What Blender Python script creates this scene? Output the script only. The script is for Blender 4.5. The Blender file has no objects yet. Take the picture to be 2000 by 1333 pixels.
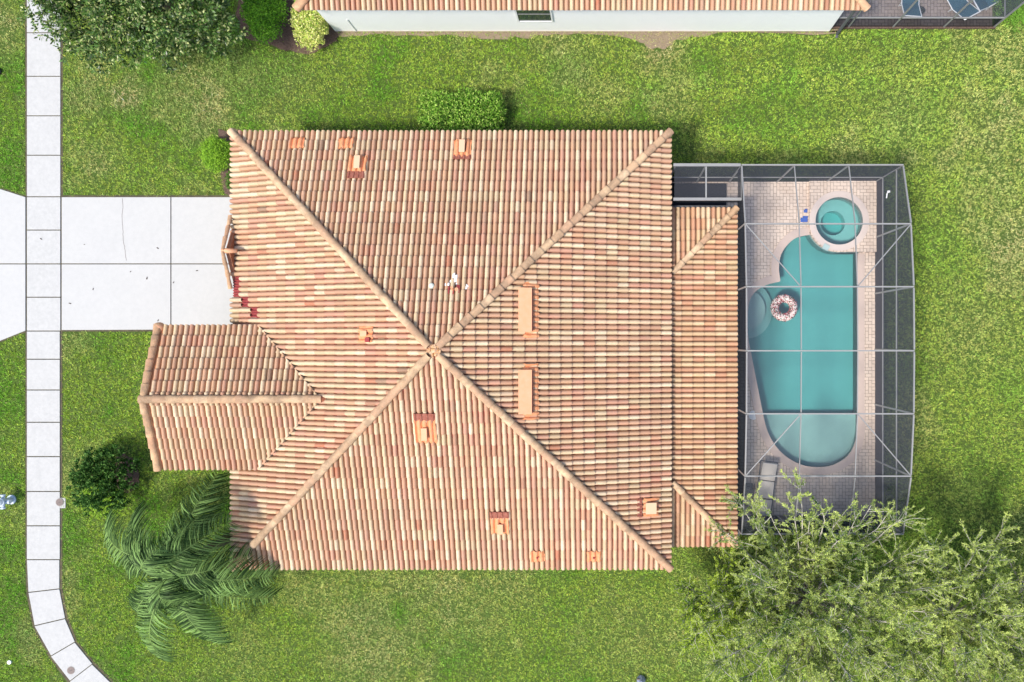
import bpy, bmesh, math, random
import numpy as np
from mathutils import Vector, Matrix
random.seed(7); R = np.random.default_rng(11)
S = bpy.context.scene; COL = S.collection
# ------------------------------------------------------------------ camera
H = 29.8; F = 1587.0; NX, NY = 1190.0, 666.5
cd = bpy.data.cameras.new('camera'); cam = bpy.data.objects.new('camera', cd); COL.objects.link(cam)
cam.location = (0, 0, H); cd.sensor_width = 36; cd.lens = F*36/2000; cd.shift_x = -(NX-1000)/2000
cd.clip_end = 2000; S.camera = cam
# ------------------------------------------------------------------ sky, sun, exposure
SUN_EL = math.radians(60); sx, sy = -0.76, -0.65
w = bpy.data.worlds.new('World'); S.world = w; w.use_nodes = True
wn = w.node_tree; bg = wn.nodes['Background']; sk = wn.nodes.new('ShaderNodeTexSky')
sk.sky_type = 'NISHITA'; sk.sun_disc = False; sk.sun_elevation = SUN_EL; sk.sun_rotation = math.atan2(sx, sy)
sk.air_density = 1.0; sk.dust_density = 2.0
wn.links.new(sk.outputs[0], bg.inputs[0]); bg.inputs[1].default_value = 0.145
sl = bpy.data.lights.new('sun', 'SUN'); sun = bpy.data.objects.new('sun', sl); COL.objects.link(sun)
sl.energy = 2.55; sl.angle = math.radians(8); sl.color = (1.0, 0.95, 0.86)
n_ = math.hypot(sx, sy); d_ = Vector((sx/n_*math.cos(SUN_EL), sy/n_*math.cos(SUN_EL), math.sin(SUN_EL)))
sun.rotation_euler = d_.to_track_quat('Z', 'Y').to_euler(); sun.location = (-20, -12, 40)
S.view_settings.view_transform = 'Standard'; S.view_settings.look = 'None'; S.view_settings.gamma = 1
S.view_settings.exposure = 0.78
S.cycles.max_bounces = 6; S.cycles.diffuse_bounces = 3; S.cycles.transparent_max_bounces = 12
S.cycles.caustics_reflective = False; S.cycles.caustics_refractive = False
# ------------------------------------------------------------------ coordinates measured on the photograph
def W(px, py, h=0.0):
    k = (H-h)/F
    return Vector(((px-NX)*k, (NY-py)*k, h))
def ray_plane(px, py, P, N):
    d = Vector(((px-NX)/F, (NY-py)/F, -1.0)); c = Vector((0, 0, H))
    t = (P-c).dot(N)/d.dot(N); return c+d*t
# ------------------------------------------------------------------ materials
def mat(name, base=(.5,.5,.5), rough=.8, spec=.3, metal=0.0, noise=None, bump=None, attr=False, jitter=None):
    """noise=(scale, amount, colour2); bump=(scale,strength); attr multiplies the per tile/leaf tone"""
    m = bpy.data.materials.new(name); m.use_nodes = True
    nt = m.node_tree; b = nt.nodes['Principled BSDF']
    b.inputs['Roughness'].default_value = rough; b.inputs['Metallic'].default_value = metal
    b.inputs['Specular IOR Level'].default_value = spec
    geo = nt.nodes.new('ShaderNodeNewGeometry')
    src = None
    if attr:
        a = nt.nodes.new('ShaderNodeAttribute'); a.attribute_name = 'tone'; src = a.outputs['Color']
    else:
        r = nt.nodes.new('ShaderNodeRGB'); r.outputs[0].default_value = (*base, 1); src = r.outputs[0]
    if noise:
        layers = noise if isinstance(noise, list) else [noise]
        for (sc, am, c2) in layers:
            t = nt.nodes.new('ShaderNodeTexNoise'); t.inputs['Scale'].default_value = sc; t.inputs['Detail'].default_value = 5
            t.inputs['Roughness'].default_value = .6
            nt.links.new(geo.outputs['Position'], t.inputs['Vector'])
            mr = nt.nodes.new('ShaderNodeMapRange'); mr.inputs[1].default_value = .38; mr.inputs[2].default_value = .68
            mr.inputs[4].default_value = am
            nt.links.new(t.outputs['Fac'], mr.inputs[0])
            mx = nt.nodes.new('ShaderNodeMix'); mx.data_type = 'RGBA'
            nt.links.new(mr.outputs[0], mx.inputs[0]); nt.links.new(src, mx.inputs[6]); mx.inputs[7].default_value = (*c2, 1)
            src = mx.outputs[2]
    nt.links.new(src, b.inputs['Base Color'])
    if bump:
        t = nt.nodes.new('ShaderNodeTexNoise'); t.inputs['Scale'].default_value = bump[0]; t.inputs['Detail'].default_value = 4
        nt.links.new(geo.outputs['Position'], t.inputs['Vector'])
        bp = nt.nodes.new('ShaderNodeBump'); bp.inputs['Strength'].default_value = bump[1]; bp.inputs['Distance'].default_value = .02
        nt.links.new(t.outputs['Fac'], bp.inputs['Height']); nt.links.new(bp.outputs[0], b.inputs['Normal'])
    return m
def leafmat(name, rough=.55, spec=.12, trans=.3):
    m = mat(name, attr=True, rough=rough, spec=spec)
    nt = m.node_tree; b = nt.nodes['Principled BSDF']; out = nt.nodes['Material Output']
    a = [n for n in nt.nodes if n.type == 'ATTRIBUTE'][0]
    tr = nt.nodes.new('ShaderNodeBsdfTranslucent'); ms = nt.nodes.new('ShaderNodeMixShader'); ms.inputs[0].default_value = trans
    nt.links.new(a.outputs['Color'], tr.inputs[0]); nt.links.new(b.outputs[0], ms.inputs[1]); nt.links.new(tr.outputs[0], ms.inputs[2])
    nt.links.new(ms.outputs[0], out.inputs[0]); return m
M = {}
M['tile'] = mat('roof_tile', attr=True, rough=.85, spec=.2, noise=[(14, .35, (.40,.27,.17)), (.8, .30, (.36,.25,.16)), (3.0, .2, (.50,.36,.24))], bump=(60, .25))
M['cap'] = mat('ridge_tile', attr=True, rough=.85, spec=.2, noise=[(2.2, 1.0, (.25,.155,.09)), (12, .35, (.30,.20,.13)), (30, .25, (.62,.50,.36))], bump=(50, .3))
M['flash'] = mat('terracotta_flashing', (.74,.30,.13), .75, noise=[(9, .45, (.72,.42,.26)), (25, .3, (.50,.15,.07))], bump=(40,.4))
M['hood'] = mat('vent_hood', (.70,.34,.18), .6, noise=(6, .3, (.70,.44,.30)))
M['hoodpale'] = mat('vent_hood_pale', (.66,.45,.28), .6, noise=(10, .3, (.66,.46,.30)))
M['darkred'] = mat('exposed_underlay', (.26,.035,.035), .8, noise=(14,.5,(.36,.09,.09)))
M['deckwood'] = mat('roof_underside', (.30,.20,.14), .9)
M['conc'] = mat('driveway_concrete', (.485,.48,.465), .9, noise=[(.9, .22, (.41,.41,.405)), (6, .25, (.38,.38,.37)), (40,.25,(.36,.36,.35))], bump=(80,.15))
M['walk'] = mat('sidewalk_concrete', (.485,.48,.465), .9, noise=[(1.4, .25, (.39,.39,.38)), (8, .35, (.33,.33,.32)), (40,.25,(.35,.35,.34))], bump=(80,.15))
M['soil'] = mat('bare_soil', (.26,.20,.14), .95, noise=[(4,.5,(.30,.24,.16)), (30,.6,(.11,.08,.05))], bump=(30,.8))
M['mulch'] = mat('bark_mulch', (.10,.062,.045), .95, noise=[(22,.8,(.22,.15,.12)), (60,.5,(.04,.025,.02))], bump=(45,1))
M['wallwhite'] = mat('white_stucco', (.91,.91,.905), .9, noise=(2,.1,(.80,.80,.79)), bump=(90,.2))
M['wallbeige'] = mat('beige_stucco', (.60,.52,.42), .9, bump=(90,.2))
M['trimwhite'] = mat('white_trim', (.78,.78,.76), .6)
M['alu'] = mat('bronze_frame_paint', (.26,.255,.245), .45, .5, 0.0, noise=(5,.3,(.17,.18,.19)))
M['aludark'] = mat('dark_gutter_paint', (.09,.095,.105), .5, .4)
M['navy'] = mat('dark_kick_panel', (.016,.018,.028), .6, .3)
M['black'] = mat('dull_black', (.010,.011,.018), .7, .3, noise=(9,.4,(.018,.02,.028)))
M['coping'] = mat('pool_coping', (.60,.475,.41), .85, noise=[(7,.3,(.50,.39,.33)), (1.5,.3,(.52,.41,.35))], bump=(40,.3))
M['bark'] = mat('pale_bark', (.56,.52,.45), .9, noise=(12,.4,(.36,.32,.26)), bump=(40,.6))
M['barkdark'] = mat('dark_bark', (.14,.11,.08), .9, noise=(12,.5,(.08,.06,.045)), bump=(40,.6))
M['leaf'] = leafmat('foliage'); M['glossleaf'] = leafmat('glossy_foliage', .36, .40, .12); M['grass'] = leafmat('grass_blade', .6, .25, .3)
M['cushion'] = mat('beige_sling', (.58,.53,.48), .9, noise=(20,.2,(.50,.46,.42)), bump=(200,.3))
M['teal'] = mat('teal_sling', (.03,.10,.15), .8, noise=(8,.3,(.02,.07,.11)))
M['white'] = mat('white_plastic', (.80,.80,.80), .4, .5)
M['blue'] = mat('blue_plastic', (.03,.10,.42), .5, .5)
M['hydr'] = mat('hydrant_paint', (.50,.58,.68), .45, .5, noise=(12,.3,(.40,.47,.55)))
M['iron'] = mat('cast_iron', (.16,.13,.12), .7, .4, .3, noise=(25,.5,(.26,.20,.18)))
M['stain'] = mat('white_sealant', (.82,.83,.84), .7)
M['glass'] = mat('window_glass', (.03,.045,.05), .08, .8)
M['plaster'] = mat('pool_plaster', (.26,.44,.43), .8, noise=[(3,.25,(.30,.50,.48))])
M['plasterpale'] = mat('pale_pool_plaster', (.42,.55,.53), .8)
# screen mesh: woven, so it looks denser the flatter one looks across it
def screenmat(name, alpha, col):
    m = bpy.data.materials.new(name); m.use_nodes = True; nt = m.node_tree; nt.nodes.clear()
    out = nt.nodes.new('ShaderNodeOutputMaterial'); tr = nt.nodes.new('ShaderNodeBsdfTransparent'); df = nt.nodes.new('ShaderNodeBsdfDiffuse')
    df.inputs[0].default_value = (*col, 1); mx = nt.nodes.new('ShaderNodeMixShader')
    g = nt.nodes.new('ShaderNodeNewGeometry'); dp = nt.nodes.new('ShaderNodeVectorMath'); dp.operation = 'DOT_PRODUCT'
    nt.links.new(g.outputs['Normal'], dp.inputs[0]); nt.links.new(g.outputs['Incoming'], dp.inputs[1])
    ab = nt.nodes.new('ShaderNodeMath'); ab.operation = 'ABSOLUTE'; nt.links.new(dp.outputs['Value'], ab.inputs[0])
    mxx = nt.nodes.new('ShaderNodeMath'); mxx.operation = 'MAXIMUM'; mxx.inputs[1].default_value = .08; nt.links.new(ab.outputs[0], mxx.inputs[0])
    dv = nt.nodes.new('ShaderNodeMath'); dv.operation = 'DIVIDE'; dv.inputs[0].default_value = 1; nt.links.new(mxx.outputs[0], dv.inputs[1])
    pw = nt.nodes.new('ShaderNodeMath'); pw.operation = 'POWER'; pw.inputs[0].default_value = 1-alpha; nt.links.new(dv.outputs[0], pw.inputs[1])
    nt.links.new(pw.outputs[0], mx.inputs[0]); nt.links.new(df.outputs[0], mx.inputs[1]); nt.links.new(tr.outputs[0], mx.inputs[2])
    nt.links.new(mx.outputs[0], out.inputs[0]); return m
M['screen'] = screenmat('insect_screen', .13, (.20,.21,.24)); M['wallscreen'] = screenmat('wall_insect_screen', .30, (.020,.024,.030))
def watermat():
    m = bpy.data.materials.new('pool_water'); m.use_nodes = True; nt = m.node_tree; nt.nodes.clear()
    out = nt.nodes.new('ShaderNodeOutputMaterial'); tr = nt.nodes.new('ShaderNodeBsdfTransparent'); gl = nt.nodes.new('ShaderNodeBsdfGlossy')
    gl.inputs['Roughness'].default_value = .12; fr = nt.nodes.new('ShaderNodeFresnel'); fr.inputs[0].default_value = 1.33
    t = nt.nodes.new('ShaderNodeTexNoise'); t.inputs['Scale'].default_value = 6; t.inputs['Detail'].default_value = 4
    g = nt.nodes.new('ShaderNodeNewGeometry'); nt.links.new(g.outputs['Position'], t.inputs['Vector'])
    bp = nt.nodes.new('ShaderNodeBump'); bp.inputs['Strength'].default_value = .25; bp.inputs['Distance'].default_value = .04
    nt.links.new(t.outputs['Fac'], bp.inputs['Height']); nt.links.new(bp.outputs[0], gl.inputs['Normal']); nt.links.new(bp.outputs[0], fr.inputs['Normal'])
    mx = nt.nodes.new('ShaderNodeMixShader'); nt.links.new(fr.outputs[0], mx.inputs[0]); nt.links.new(tr.outputs[0], mx.inputs[1]); nt.links.new(gl.outputs[0], mx.inputs[2])
    nt.links.new(mx.outputs[0], out.inputs['Surface'])
    va = nt.nodes.new('ShaderNodeVolumeAbsorption'); va.inputs['Color'].default_value = (.35,.86,.86,1); va.inputs['Density'].default_value = 1.6
    nt.links.new(va.outputs[0], out.inputs['Volume']); return m
M['water'] = watermat()
def pavermat(name, c1, c2, c3, mortar):
    m = bpy.data.materials.new(name); m.use_nodes = True; nt = m.node_tree; b = nt.nodes['Principled BSDF']; b.inputs['Roughness'].default_value = .9
    g = nt.nodes.new('ShaderNodeNewGeometry')
    def brick(rot):
        mp = nt.nodes.new('ShaderNodeMapping'); mp.inputs['Rotation'].default_value = (0,0,rot); nt.links.new(g.outputs['Position'], mp.inputs[0])
        k = nt.nodes.new('ShaderNodeTexBrick'); k.inputs['Color1'].default_value = (*c1,1); k.inputs['Color2'].default_value = (*c2,1); k.inputs['Mortar'].default_value = (*mortar,1)
        k.inputs['Scale'].default_value = 1; k.inputs['Brick Width'].default_value = .24; k.inputs['Row Height'].default_value = .12; k.inputs['Mortar Size'].default_value = .011
        k.inputs['Mortar Smooth'].default_value = .3; k.inputs['Bias'].default_value = -.2
        nt.links.new(mp.outputs[0], k.inputs[0]); return k
    k1, k2 = brick(0), brick(math.pi/2)
    ch = nt.nodes.new('ShaderNodeTexChecker'); ch.inputs['Scale'].default_value = 1/.48; nt.links.new(g.outputs['Position'], ch.inputs[0])
    mx = nt.nodes.new('ShaderNodeMix'); mx.data_type = 'RGBA'; nt.links.new(ch.outputs['Fac'], mx.inputs[0])
    nt.links.new(k1.outputs['Color'], mx.inputs[6]); nt.links.new(k2.outputs['Color'], mx.inputs[7])
    t = nt.nodes.new('ShaderNodeTexNoise'); t.inputs['Scale'].default_value = 2.2; t.inputs['Detail'].default_value = 6; nt.links.new(g.outputs['Position'], t.inputs[0])
    mr = nt.nodes.new('ShaderNodeMapRange'); mr.inputs[1].default_value = .4; mr.inputs[2].default_value = .7; mr.inputs[4].default_value = .6; nt.links.new(t.outputs[0], mr.inputs[0])
    m2 = nt.nodes.new('ShaderNodeMix'); m2.data_type = 'RGBA'; m2.blend_type = 'MULTIPLY'; nt.links.new(mr.outputs[0], m2.inputs[0]); nt.links.new(mx.outputs[2], m2.inputs[6]); m2.inputs[7].default_value = (*c3,1)
    nt.links.new(m2.outputs[2], b.inputs['Base Color']); return m
M['paver'] = pavermat('deck_pavers', (.76,.62,.51), (.66,.53,.43), (.84,.80,.76), (.34,.26,.205))
M['paver2'] = pavermat('neighbour_pavers', (.36,.29,.26), (.28,.22,.20), (.75,.7,.66), (.13,.10,.09))
# ------------------------------------------------------------------ mesh helpers
ORG = {}
def link(o, parent=None):
    COL.objects.link(o)
    if parent is not None: o.parent = parent
    return o
def thing(name, label, cat, loc=(0,0,0), group=None):
    o = bpy.data.objects.new(name, None); link(o); o.location = loc; o.empty_display_size = .2
    ORG[o.name] = Vector(loc); tag(o, label, cat, group); return o
def tag(o, label=None, cat=None, group=None, kind=None):
    if label: o['label'] = label
    if cat: o['category'] = cat
    if group: o['group'] = group
    if kind: o['kind'] = kind
    return o
def mesh(name, V, Fc, material, parent=None, tone=None, smooth=False, loc=None):
    """V world coordinates; Fc list of tuples or Nx3 / Nx4 array"""
    V = np.asarray(V, dtype=np.float64).reshape(-1, 3)
    org = ORG[parent.name] if parent is not None else (Vector(loc) if loc is not None else Vector((0,0,0)))
    me = bpy.data.meshes.new(name)
    if isinstance(Fc, np.ndarray):
        n, k = Fc.shape; me.vertices.add(len(V)); me.vertices.foreach_set('co', (V-np.array(org)).astype(np.float32).ravel())
        me.loops.add(n*k); me.loops.foreach_set('vertex_index', Fc.astype(np.int32).ravel())
        me.polygons.add(n); me.polygons.foreach_set('loop_start', np.arange(0, n*k, k, dtype=np.int32))
        me.update(calc_edges=True)
    else:
        me.from_pydata([tuple(v) for v in V-np.array(org)], [], [tuple(f) for f in Fc]); me.update()
    if tone is not None:
        t = np.asarray(tone, dtype=np.float32); a = me.color_attributes.new('tone', 'FLOAT_COLOR', 'POINT')
        c = np.ones((len(V), 4), np.float32); c[:, :3] = t; a.data.foreach_set('color', c.ravel())
    if smooth: me.polygons.foreach_set('use_smooth', np.ones(len(me.polygons), bool))
    me.materials.append(material)
    o = bpy.data.objects.new(name, me); link(o, parent)
    if parent is None: o.location = org
    ORG[o.name] = org
    return o
class MB:
    def __init__(s): s.V = []; s.F = []
    def add(s, V, F):
        k = len(s.V); s.V += [tuple(v) for v in V]; s.F += [tuple(i+k for i in f) for f in F]; return s
    def box(s, c, ex, ey, ez):
        c, ex, ey, ez = map(Vector, (c, ex, ey, ez)); V = [c+a*ex+b*ey+d*ez for d in (-1,1) for b in (-1,1) for a in (-1,1)]
        return s.add(V, [(0,2,3,1),(4,5,7,6),(0,1,5,4),(2,6,7,3),(0,4,6,2),(1,3,7,5)])
    def abox(s, x0, x1, y0, y1, z0, z1):
        return s.box(((x0+x1)/2,(y0+y1)/2,(z0+z1)/2), ((x1-x0)/2,0,0), (0,(y1-y0)/2,0), (0,0,(z1-z0)/2))
    def bar(s, a, b, w_=.05, h_=.05, up=(0,0,1)):
        a, b = Vector(a), Vector(b); d = (b-a); L = d.length; d.normalize(); up = Vector(up)
        if abs(d.dot(up)) > .95: up = Vector((0,1,0))
        x = d.cross(up).normalized(); u = x.cross(d).normalized()
        return s.box((a+b)/2, x*w_/2, d*L/2, u*h_/2)
    def tube(s, pts, rad, n=6, cap=True):
        pts = [Vector(p) for p in pts]; rings = []
        for i, p in enumerate(pts):
            d = (pts[min(i+1, len(pts)-1)]-pts[max(i-1, 0)]).normalized()
            x = d.cross(Vector((0,0,1)) if abs(d.z) < .9 else Vector((1,0,0))).normalized(); y = d.cross(x)
            r = rad[i] if hasattr(rad, '__len__') else rad
            rings.append([p+x*math.cos(2*math.pi*j/n)*r+y*math.sin(2*math.pi*j/n)*r for j in range(n)])
        F = []
        for i in range(len(pts)-1):
            for j in range(n): F.append((i*n+j, i*n+(j+1)%n, (i+1)*n+(j+1)%n, (i+1)*n+j))
        if cap: F.append(tuple(range(n))[::-1]); F.append(tuple(range((len(pts)-1)*n, len(pts)*n)))
        return s.add([v for r in rings for v in r], F)
    def prism(s, poly, z0, z1):
        n = len(poly); V = [(p[0], p[1], z0) for p in poly]+[(p[0], p[1], z1) for p in poly]
        a = sum(poly[i][0]*poly[(i+1)%n][1]-poly[(i+1)%n][0]*poly[i][1] for i in range(n))
        F = [tuple(range(n))[::-1], tuple(range(n, 2*n))]+[(i, (i+1)%n, n+(i+1)%n, n+i) for i in range(n)]
        if a < 0: F = [f[::-1] for f in F]
        return s.add(V, F)
    def disc(s, c, r, z0, z1, n=24, ry=None):
        ry = ry or r
        return s.prism([(c[0]+r*math.cos(2*math.pi*i/n), c[1]+ry*math.sin(2*math.pi*i/n)) for i in range(n)], z0, z1)
    def build(s, name, material, parent=None, smooth=False, tone=None, bevel=0):
        t = None if tone is None else np.tile(np.array(tone, np.float32), (len(s.V), 1))
        o = mesh(name, s.V, s.F, material, parent, t, smooth)
        if bevel:
            b = o.modifiers.new('bevel', 'BEVEL'); b.width = bevel; b.segments = 2
        return o
def fill(loops, z):
    """triangulated sheet with holes -> verts, faces"""
    bm = bmesh.new(); E = []
    for L in loops:
        vs = [bm.verts.new((p[0], p[1], z)) for p in L]
        E += [bm.edges.new((vs[i], vs[(i+1)%len(vs)])) for i in range(len(vs))]
    bmesh.ops.triangle_fill(bm, use_beauty=True, use_dissolve=False, edges=E, normal=(0,0,1))
    bm.verts.index_update(); V = [tuple(v.co) for v in bm.verts]; Fc = []
    for f in bm.faces:
        ix = [v.index for v in f.verts]
        if f.normal.z < 0: ix.reverse()
        Fc.append(tuple(ix))
    bm.free(); return V, Fc
def skirt(L, z0, z1):
    n = len(L); V = [(p[0], p[1], z0) for p in L]+[(p[0], p[1], z1) for p in L]
    return V, [(i, (i+1)%n, n+(i+1)%n, n+i) for i in range(n)]
def inpoly(P, poly):
    x, y = P[:, 0], P[:, 1]; r = np.zeros(len(P), bool); n = len(poly)
    for i in range(n):
        x0, y0 = poly[i][0], poly[i][1]; x1, y1 = poly[(i+1)%n][0], poly[(i+1)%n][1]
        if y0 == y1: continue
        c = ((y0 > y) != (y1 > y)) & (x < (x1-x0)*(y-y0)/(y1-y0)+x0); r ^= c
    return r
def vnoise(P, scale, seed=0):
    g = np.random.default_rng(seed).random((128, 128)); q = P[:, :2]*scale+500; i = np.floor(q).astype(int); f = q-i; f = f*f*(3-2*f)
    a = g[i[:,0]%128, i[:,1]%128]; b = g[(i[:,0]+1)%128, i[:,1]%128]; c = g[i[:,0]%128, (i[:,1]+1)%128]; d = g[(i[:,0]+1)%128, (i[:,1]+1)%128]
    return (a*(1-f[:,0])+b*f[:,0])*(1-f[:,1])+(c*(1-f[:,0])+d*f[:,0])*f[:,1]
def fbm(P, scale, seed=0, o=4):
    s = 0; a = 1; t = 0
    for k in range(o): s = s+a*vnoise(P, scale*2**k, seed+k); t += a; a *= .55
    return s/t
# ------------------------------------------------------------------ ground, drive and walk
DECKX0, DECKX1, DECKY0, DECKY1 = 2.15, 9.73, -6.40, 5.84
hole = [(DECKX0+.1, DECKY0+.1), (DECKX1-.1, DECKY0+.1), (DECKX1-.1, DECKY1-.1), (DECKX0+.1, DECKY1-.1)]
def lawnmat():
    m = bpy.data.materials.new('lawn_ground'); m.use_nodes = True; nt = m.node_tree; b = nt.nodes['Principled BSDF']
    b.inputs['Roughness'].default_value = .95; b.inputs['Specular IOR Level'].default_value = .1
    g = nt.nodes.new('ShaderNodeNewGeometry'); src = None
    r = nt.nodes.new('ShaderNodeRGB'); r.outputs[0].default_value = (.10,.17,.03,1); src = r.outputs[0]
    for sc, am, c in ((.35,.6,(.12,.15,.04)), (2.5,.5,(.06,.13,.018)), (18,.5,(.20,.24,.08)), (45,.8,(.022,.045,.008))):
        t = nt.nodes.new('ShaderNodeTexNoise'); t.inputs['Scale'].default_value = sc; t.inputs['Detail'].default_value = 6; nt.links.new(g.outputs['Position'], t.inputs['Vector'])
        mr = nt.nodes.new('ShaderNodeMapRange'); mr.inputs[1].default_value = .4; mr.inputs[2].default_value = .65; mr.inputs[4].default_value = am; nt.links.new(t.outputs[0], mr.inputs[0])
        mx = nt.nodes.new('ShaderNodeMix'); mx.data_type = 'RGBA'; nt.links.new(mr.outputs[0], mx.inputs[0]); nt.links.new(src, mx.inputs[6]); mx.inputs[7].default_value = (*c,1); src = mx.outputs[2]
    nt.links.new(src, b.inputs['Base Color'])
    t = nt.nodes.new('ShaderNodeTexNoise'); t.inputs['Scale'].default_value = 30; t.inputs['Detail'].default_value = 6; nt.links.new(g.outputs['Position'], t.inputs['Vector'])
    bp = nt.nodes.new('ShaderNodeBump'); bp.inputs['Distance'].default_value = .06; nt.links.new(t.outputs[0], bp.inputs['Height']); nt.links.new(bp.outputs[0], b.inputs['Normal'])
    return m
E = 400
V, Fc = fill([[(-E,-E),(E,-E),(E,E),(-E,E)], hole], 0.0)
tag(mesh('lawn', V, Fc, lawnmat()), kind='structure')
def pw(l, h=0): return [tuple(W(x, y, h)) for x, y in l]
# driveway slabs, raised a little above the lawn, with real joints between them
joint = .017
def slabs(name, quads, material, top, label=None):
    b = MB()
    for q in quads:
        c = sum((W(*p) for p in q), Vector())/len(q); P = []
        for p in q:
            v = W(*p); d = (v-c); P.append(v-Vector((math.copysign(joint, d.x), math.copysign(joint, d.y), 0)))
        b.prism([(p.x, p.y) for p in P], -.05, top+random.uniform(-.002, .002))
    o = b.build(name, material, bevel=.008); tag(o, kind='structure'); return o
slabs('driveway', [[(121,385),(335,385),(335,516),(121,516)], [(335,385),(470,385),(470,516),(335,516)],
                   [(121,516),(335,516),(335,645),(121,646)], [(335,516),(470,516),(470,645),(335,645)]], M['conc'], .045)
slabs('driveway_apron', [[(-120,330),(52,385),(52,516),(-120,516)], [(-120,516),(52,516),(52,647),(-120,715)]], M['conc'], .045)
wy = [-75,-10,65,150,227,304,385,450,516,581,647,702,762,825,892,960,1027,1093]
wq = [[(53,a),(119 if a > 640 else 120,a),(119 if a > 640 else 120,b_),(53,b_)] for a, b_ in zip(wy[:-1], wy[1:])]
lowL = [(53,1093),(56,1157),(68,1222),(100,1281),(137,1330),(180,1378)]; lowR = [(118,1093),(118,1150),(129,1208),(148,1254),(182,1297),(224,1340)]
wq += [[lowL[i], lowR[i], lowR[i+1], lowL[i+1]] for i in range(5)]
slabs('sidewalk', wq, M['walk'], .04)
b = MB(); b.prism(pw([(49,-90),(123,-90),(123,382),(484,382),(484,648),(122,648),(122,1150),(133,1206),(151,1253),(185,1294),(230,1338),(190,1390),(133,1334),(96,1284),(64,1224),(52,1160),(50,1093),(50,650),(-130,719),(-130,326),(50,382)]), -.03, .008)
tag(b.build('path_edge_soil', mat('edge_soil', (.07,.06,.04), .95, noise=(5,.6,(.15,.13,.07)))), kind='structure')
# planting beds as thin mounds
def bed(name, pts, material, z=.03):
    P = []; n = len(pts)
    for i in range(n):
        a, c = W(*pts[i]), W(*pts[(i+1)%n])
        for k in range(5):
            v = a.lerp(c, k/5); P.append((v.x+random.uniform(-.06,.06), v.y+random.uniform(-.06,.06)))
    bb = MB(); bb.prism(P, -.02, z); o = bb.build(name, material); return tag(o, kind='structure')
BEDS = [[(462,30),(480,75),(545,95),(600,108),(660,82),(660,64),(640,30),(600,-60),(470,-60)],
        [(655,60),(655,70),(800,68),(980,76),(1050,72),(1100,68),(1230,72),(1260,92),(1300,98),(1320,80),(1400,66),(1640,66),(1640,58)],
        [(235,880),(268,900),(275,945),(250,965),(215,950)], [(425,255),(470,255),(470,385),(445,385),(430,345)]]
bed('mulch_bed', BEDS[0], M['mulch']); bed('bare_soil_strip', BEDS[1], M['soil'], .012); bed('mulch_bed', BEDS[2], M['mulch'], .02); bed('mulch_bed', BEDS[3], M['mulch'], .02)
# ------------------------------------------------------------------ pool deck and pool
def circ(cx, cy, r, a0, a1, n): return [(cx-r*math.cos(math.radians(a0+(a1-a0)*i/n)), cy+r*math.sin(math.radians(a0+(a1-a0)*i/n))) for i in range(n+1)]
def smoothpts(P, it=2):
    for _ in range(it):
        Q = []
        for a, c in zip(P[:-1], P[1:]): Q += [(a[0]*.75+c[0]*.25, a[1]*.75+c[1]*.25), (a[0]*.25+c[0]*.75, a[1]*.25+c[1]*.75)]
        P = [P[0]]+Q+[P[-1]]
    return P
DZ = .09
right = [(1675,494),(1675,800)]; bot = smoothpts([(1675,800),(1675,850),(1662,888),(1630,910),(1597,915),(1560,910),(1522,886),(1499,852),(1490,822),(1486,802)])
lobe2 = smoothpts([(1464,690),(1458,660),(1457,625),(1459,592),(1470,570),(1492,556),(1521,549)]); lobe1 = smoothpts([(1521,549),(1517,522),(1523,492),(1546,466),(1566,460),(1580,458)])
poolpx = circ(1635,434,60,24,90,12)+right+bot[1:]+lobe2+lobe1[1:-1]
pool = [tuple(W(x, y))[:2] for x, y in poolpx]
spa = [(W(1635,434).x+46/53.26*math.cos(t*math.pi/24), W(1635,434).y+46/53.26*math.sin(t*math.pi/24)) for t in range(48)]
outer = [(DECKX0,DECKY0),(DECKX1,DECKY0),(DECKX1,DECKY1),(DECKX0,DECKY1)]
V, Fc = fill([outer, pool, spa], DZ); bb = MB(); bb.add(V, Fc); bb.add(*skirt(outer, -.05, DZ))
tag(bb.build('pool_deck', M['paver']), kind='structure')
# raised spa platform
plat = [(1578,352),(1712,352),(1712,494),(1641,494)]+circ(1635,434,60,88,24,14)+[(1578,452)]
platw = [tuple(W(x, y))[:2] for x, y in plat]
PT = thing('hot_tub', 'round turquoise spa set in a raised pink square surround above the pool', 'hot tub', (*W(1635,434)[:2], 0))
V, Fc = fill([platw, spa], DZ+.16); bb = MB(); bb.add(V, Fc); bb.add(*skirt(platw[::-1], DZ-.02, DZ+.16)); bb.build('surround', M['paver'], PT)
ringo = [(W(1635,434).x+58/53.26*math.cos(t*math.pi/24), W(1635,434).y+58/53.26*math.sin(t*math.pi/24)) for t in range(48)]
V, Fc = fill([ringo, spa], DZ+.19); bb = MB(); bb.add(V, Fc); bb.add(*skirt(ringo, DZ+.10, DZ+.19)); bb.add(*skirt(spa[::-1], DZ-.1, DZ+.19)); bb.build('rim', mat('spa_rim', (.66,.55,.49), .8, noise=(7,.25,(.60,.50,.45))), PT)
bb = MB(); c0 = W(1635,434); n = 48
def shell(outline, zt, zb, bbm):
    bbm.add(*skirt(outline[::-1], zb, zt)); V_, F_ = fill([outline], zb); bbm.add(V_, F_)
seat = [(W(1631,434).x+24/53.26*math.cos(t*math.pi/16), W(1631,434).y+24/53.26*math.sin(t*math.pi/16)) for t in range(32)]
V, Fc = fill([spa, seat], -.30); bb.add(V, Fc); bb.add(*skirt(spa[::-1], -.30, DZ+.15)); shell(seat, -.30, -.75, bb); bb.build('shell', M['plasterpale'], PT)
V, Fc = fill([spa], .12); bb = MB(); bb.prism([(p[0], p[1]) for p in spa], -.80, .12); wt = bb.build('water', M['water'], PT)
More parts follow.
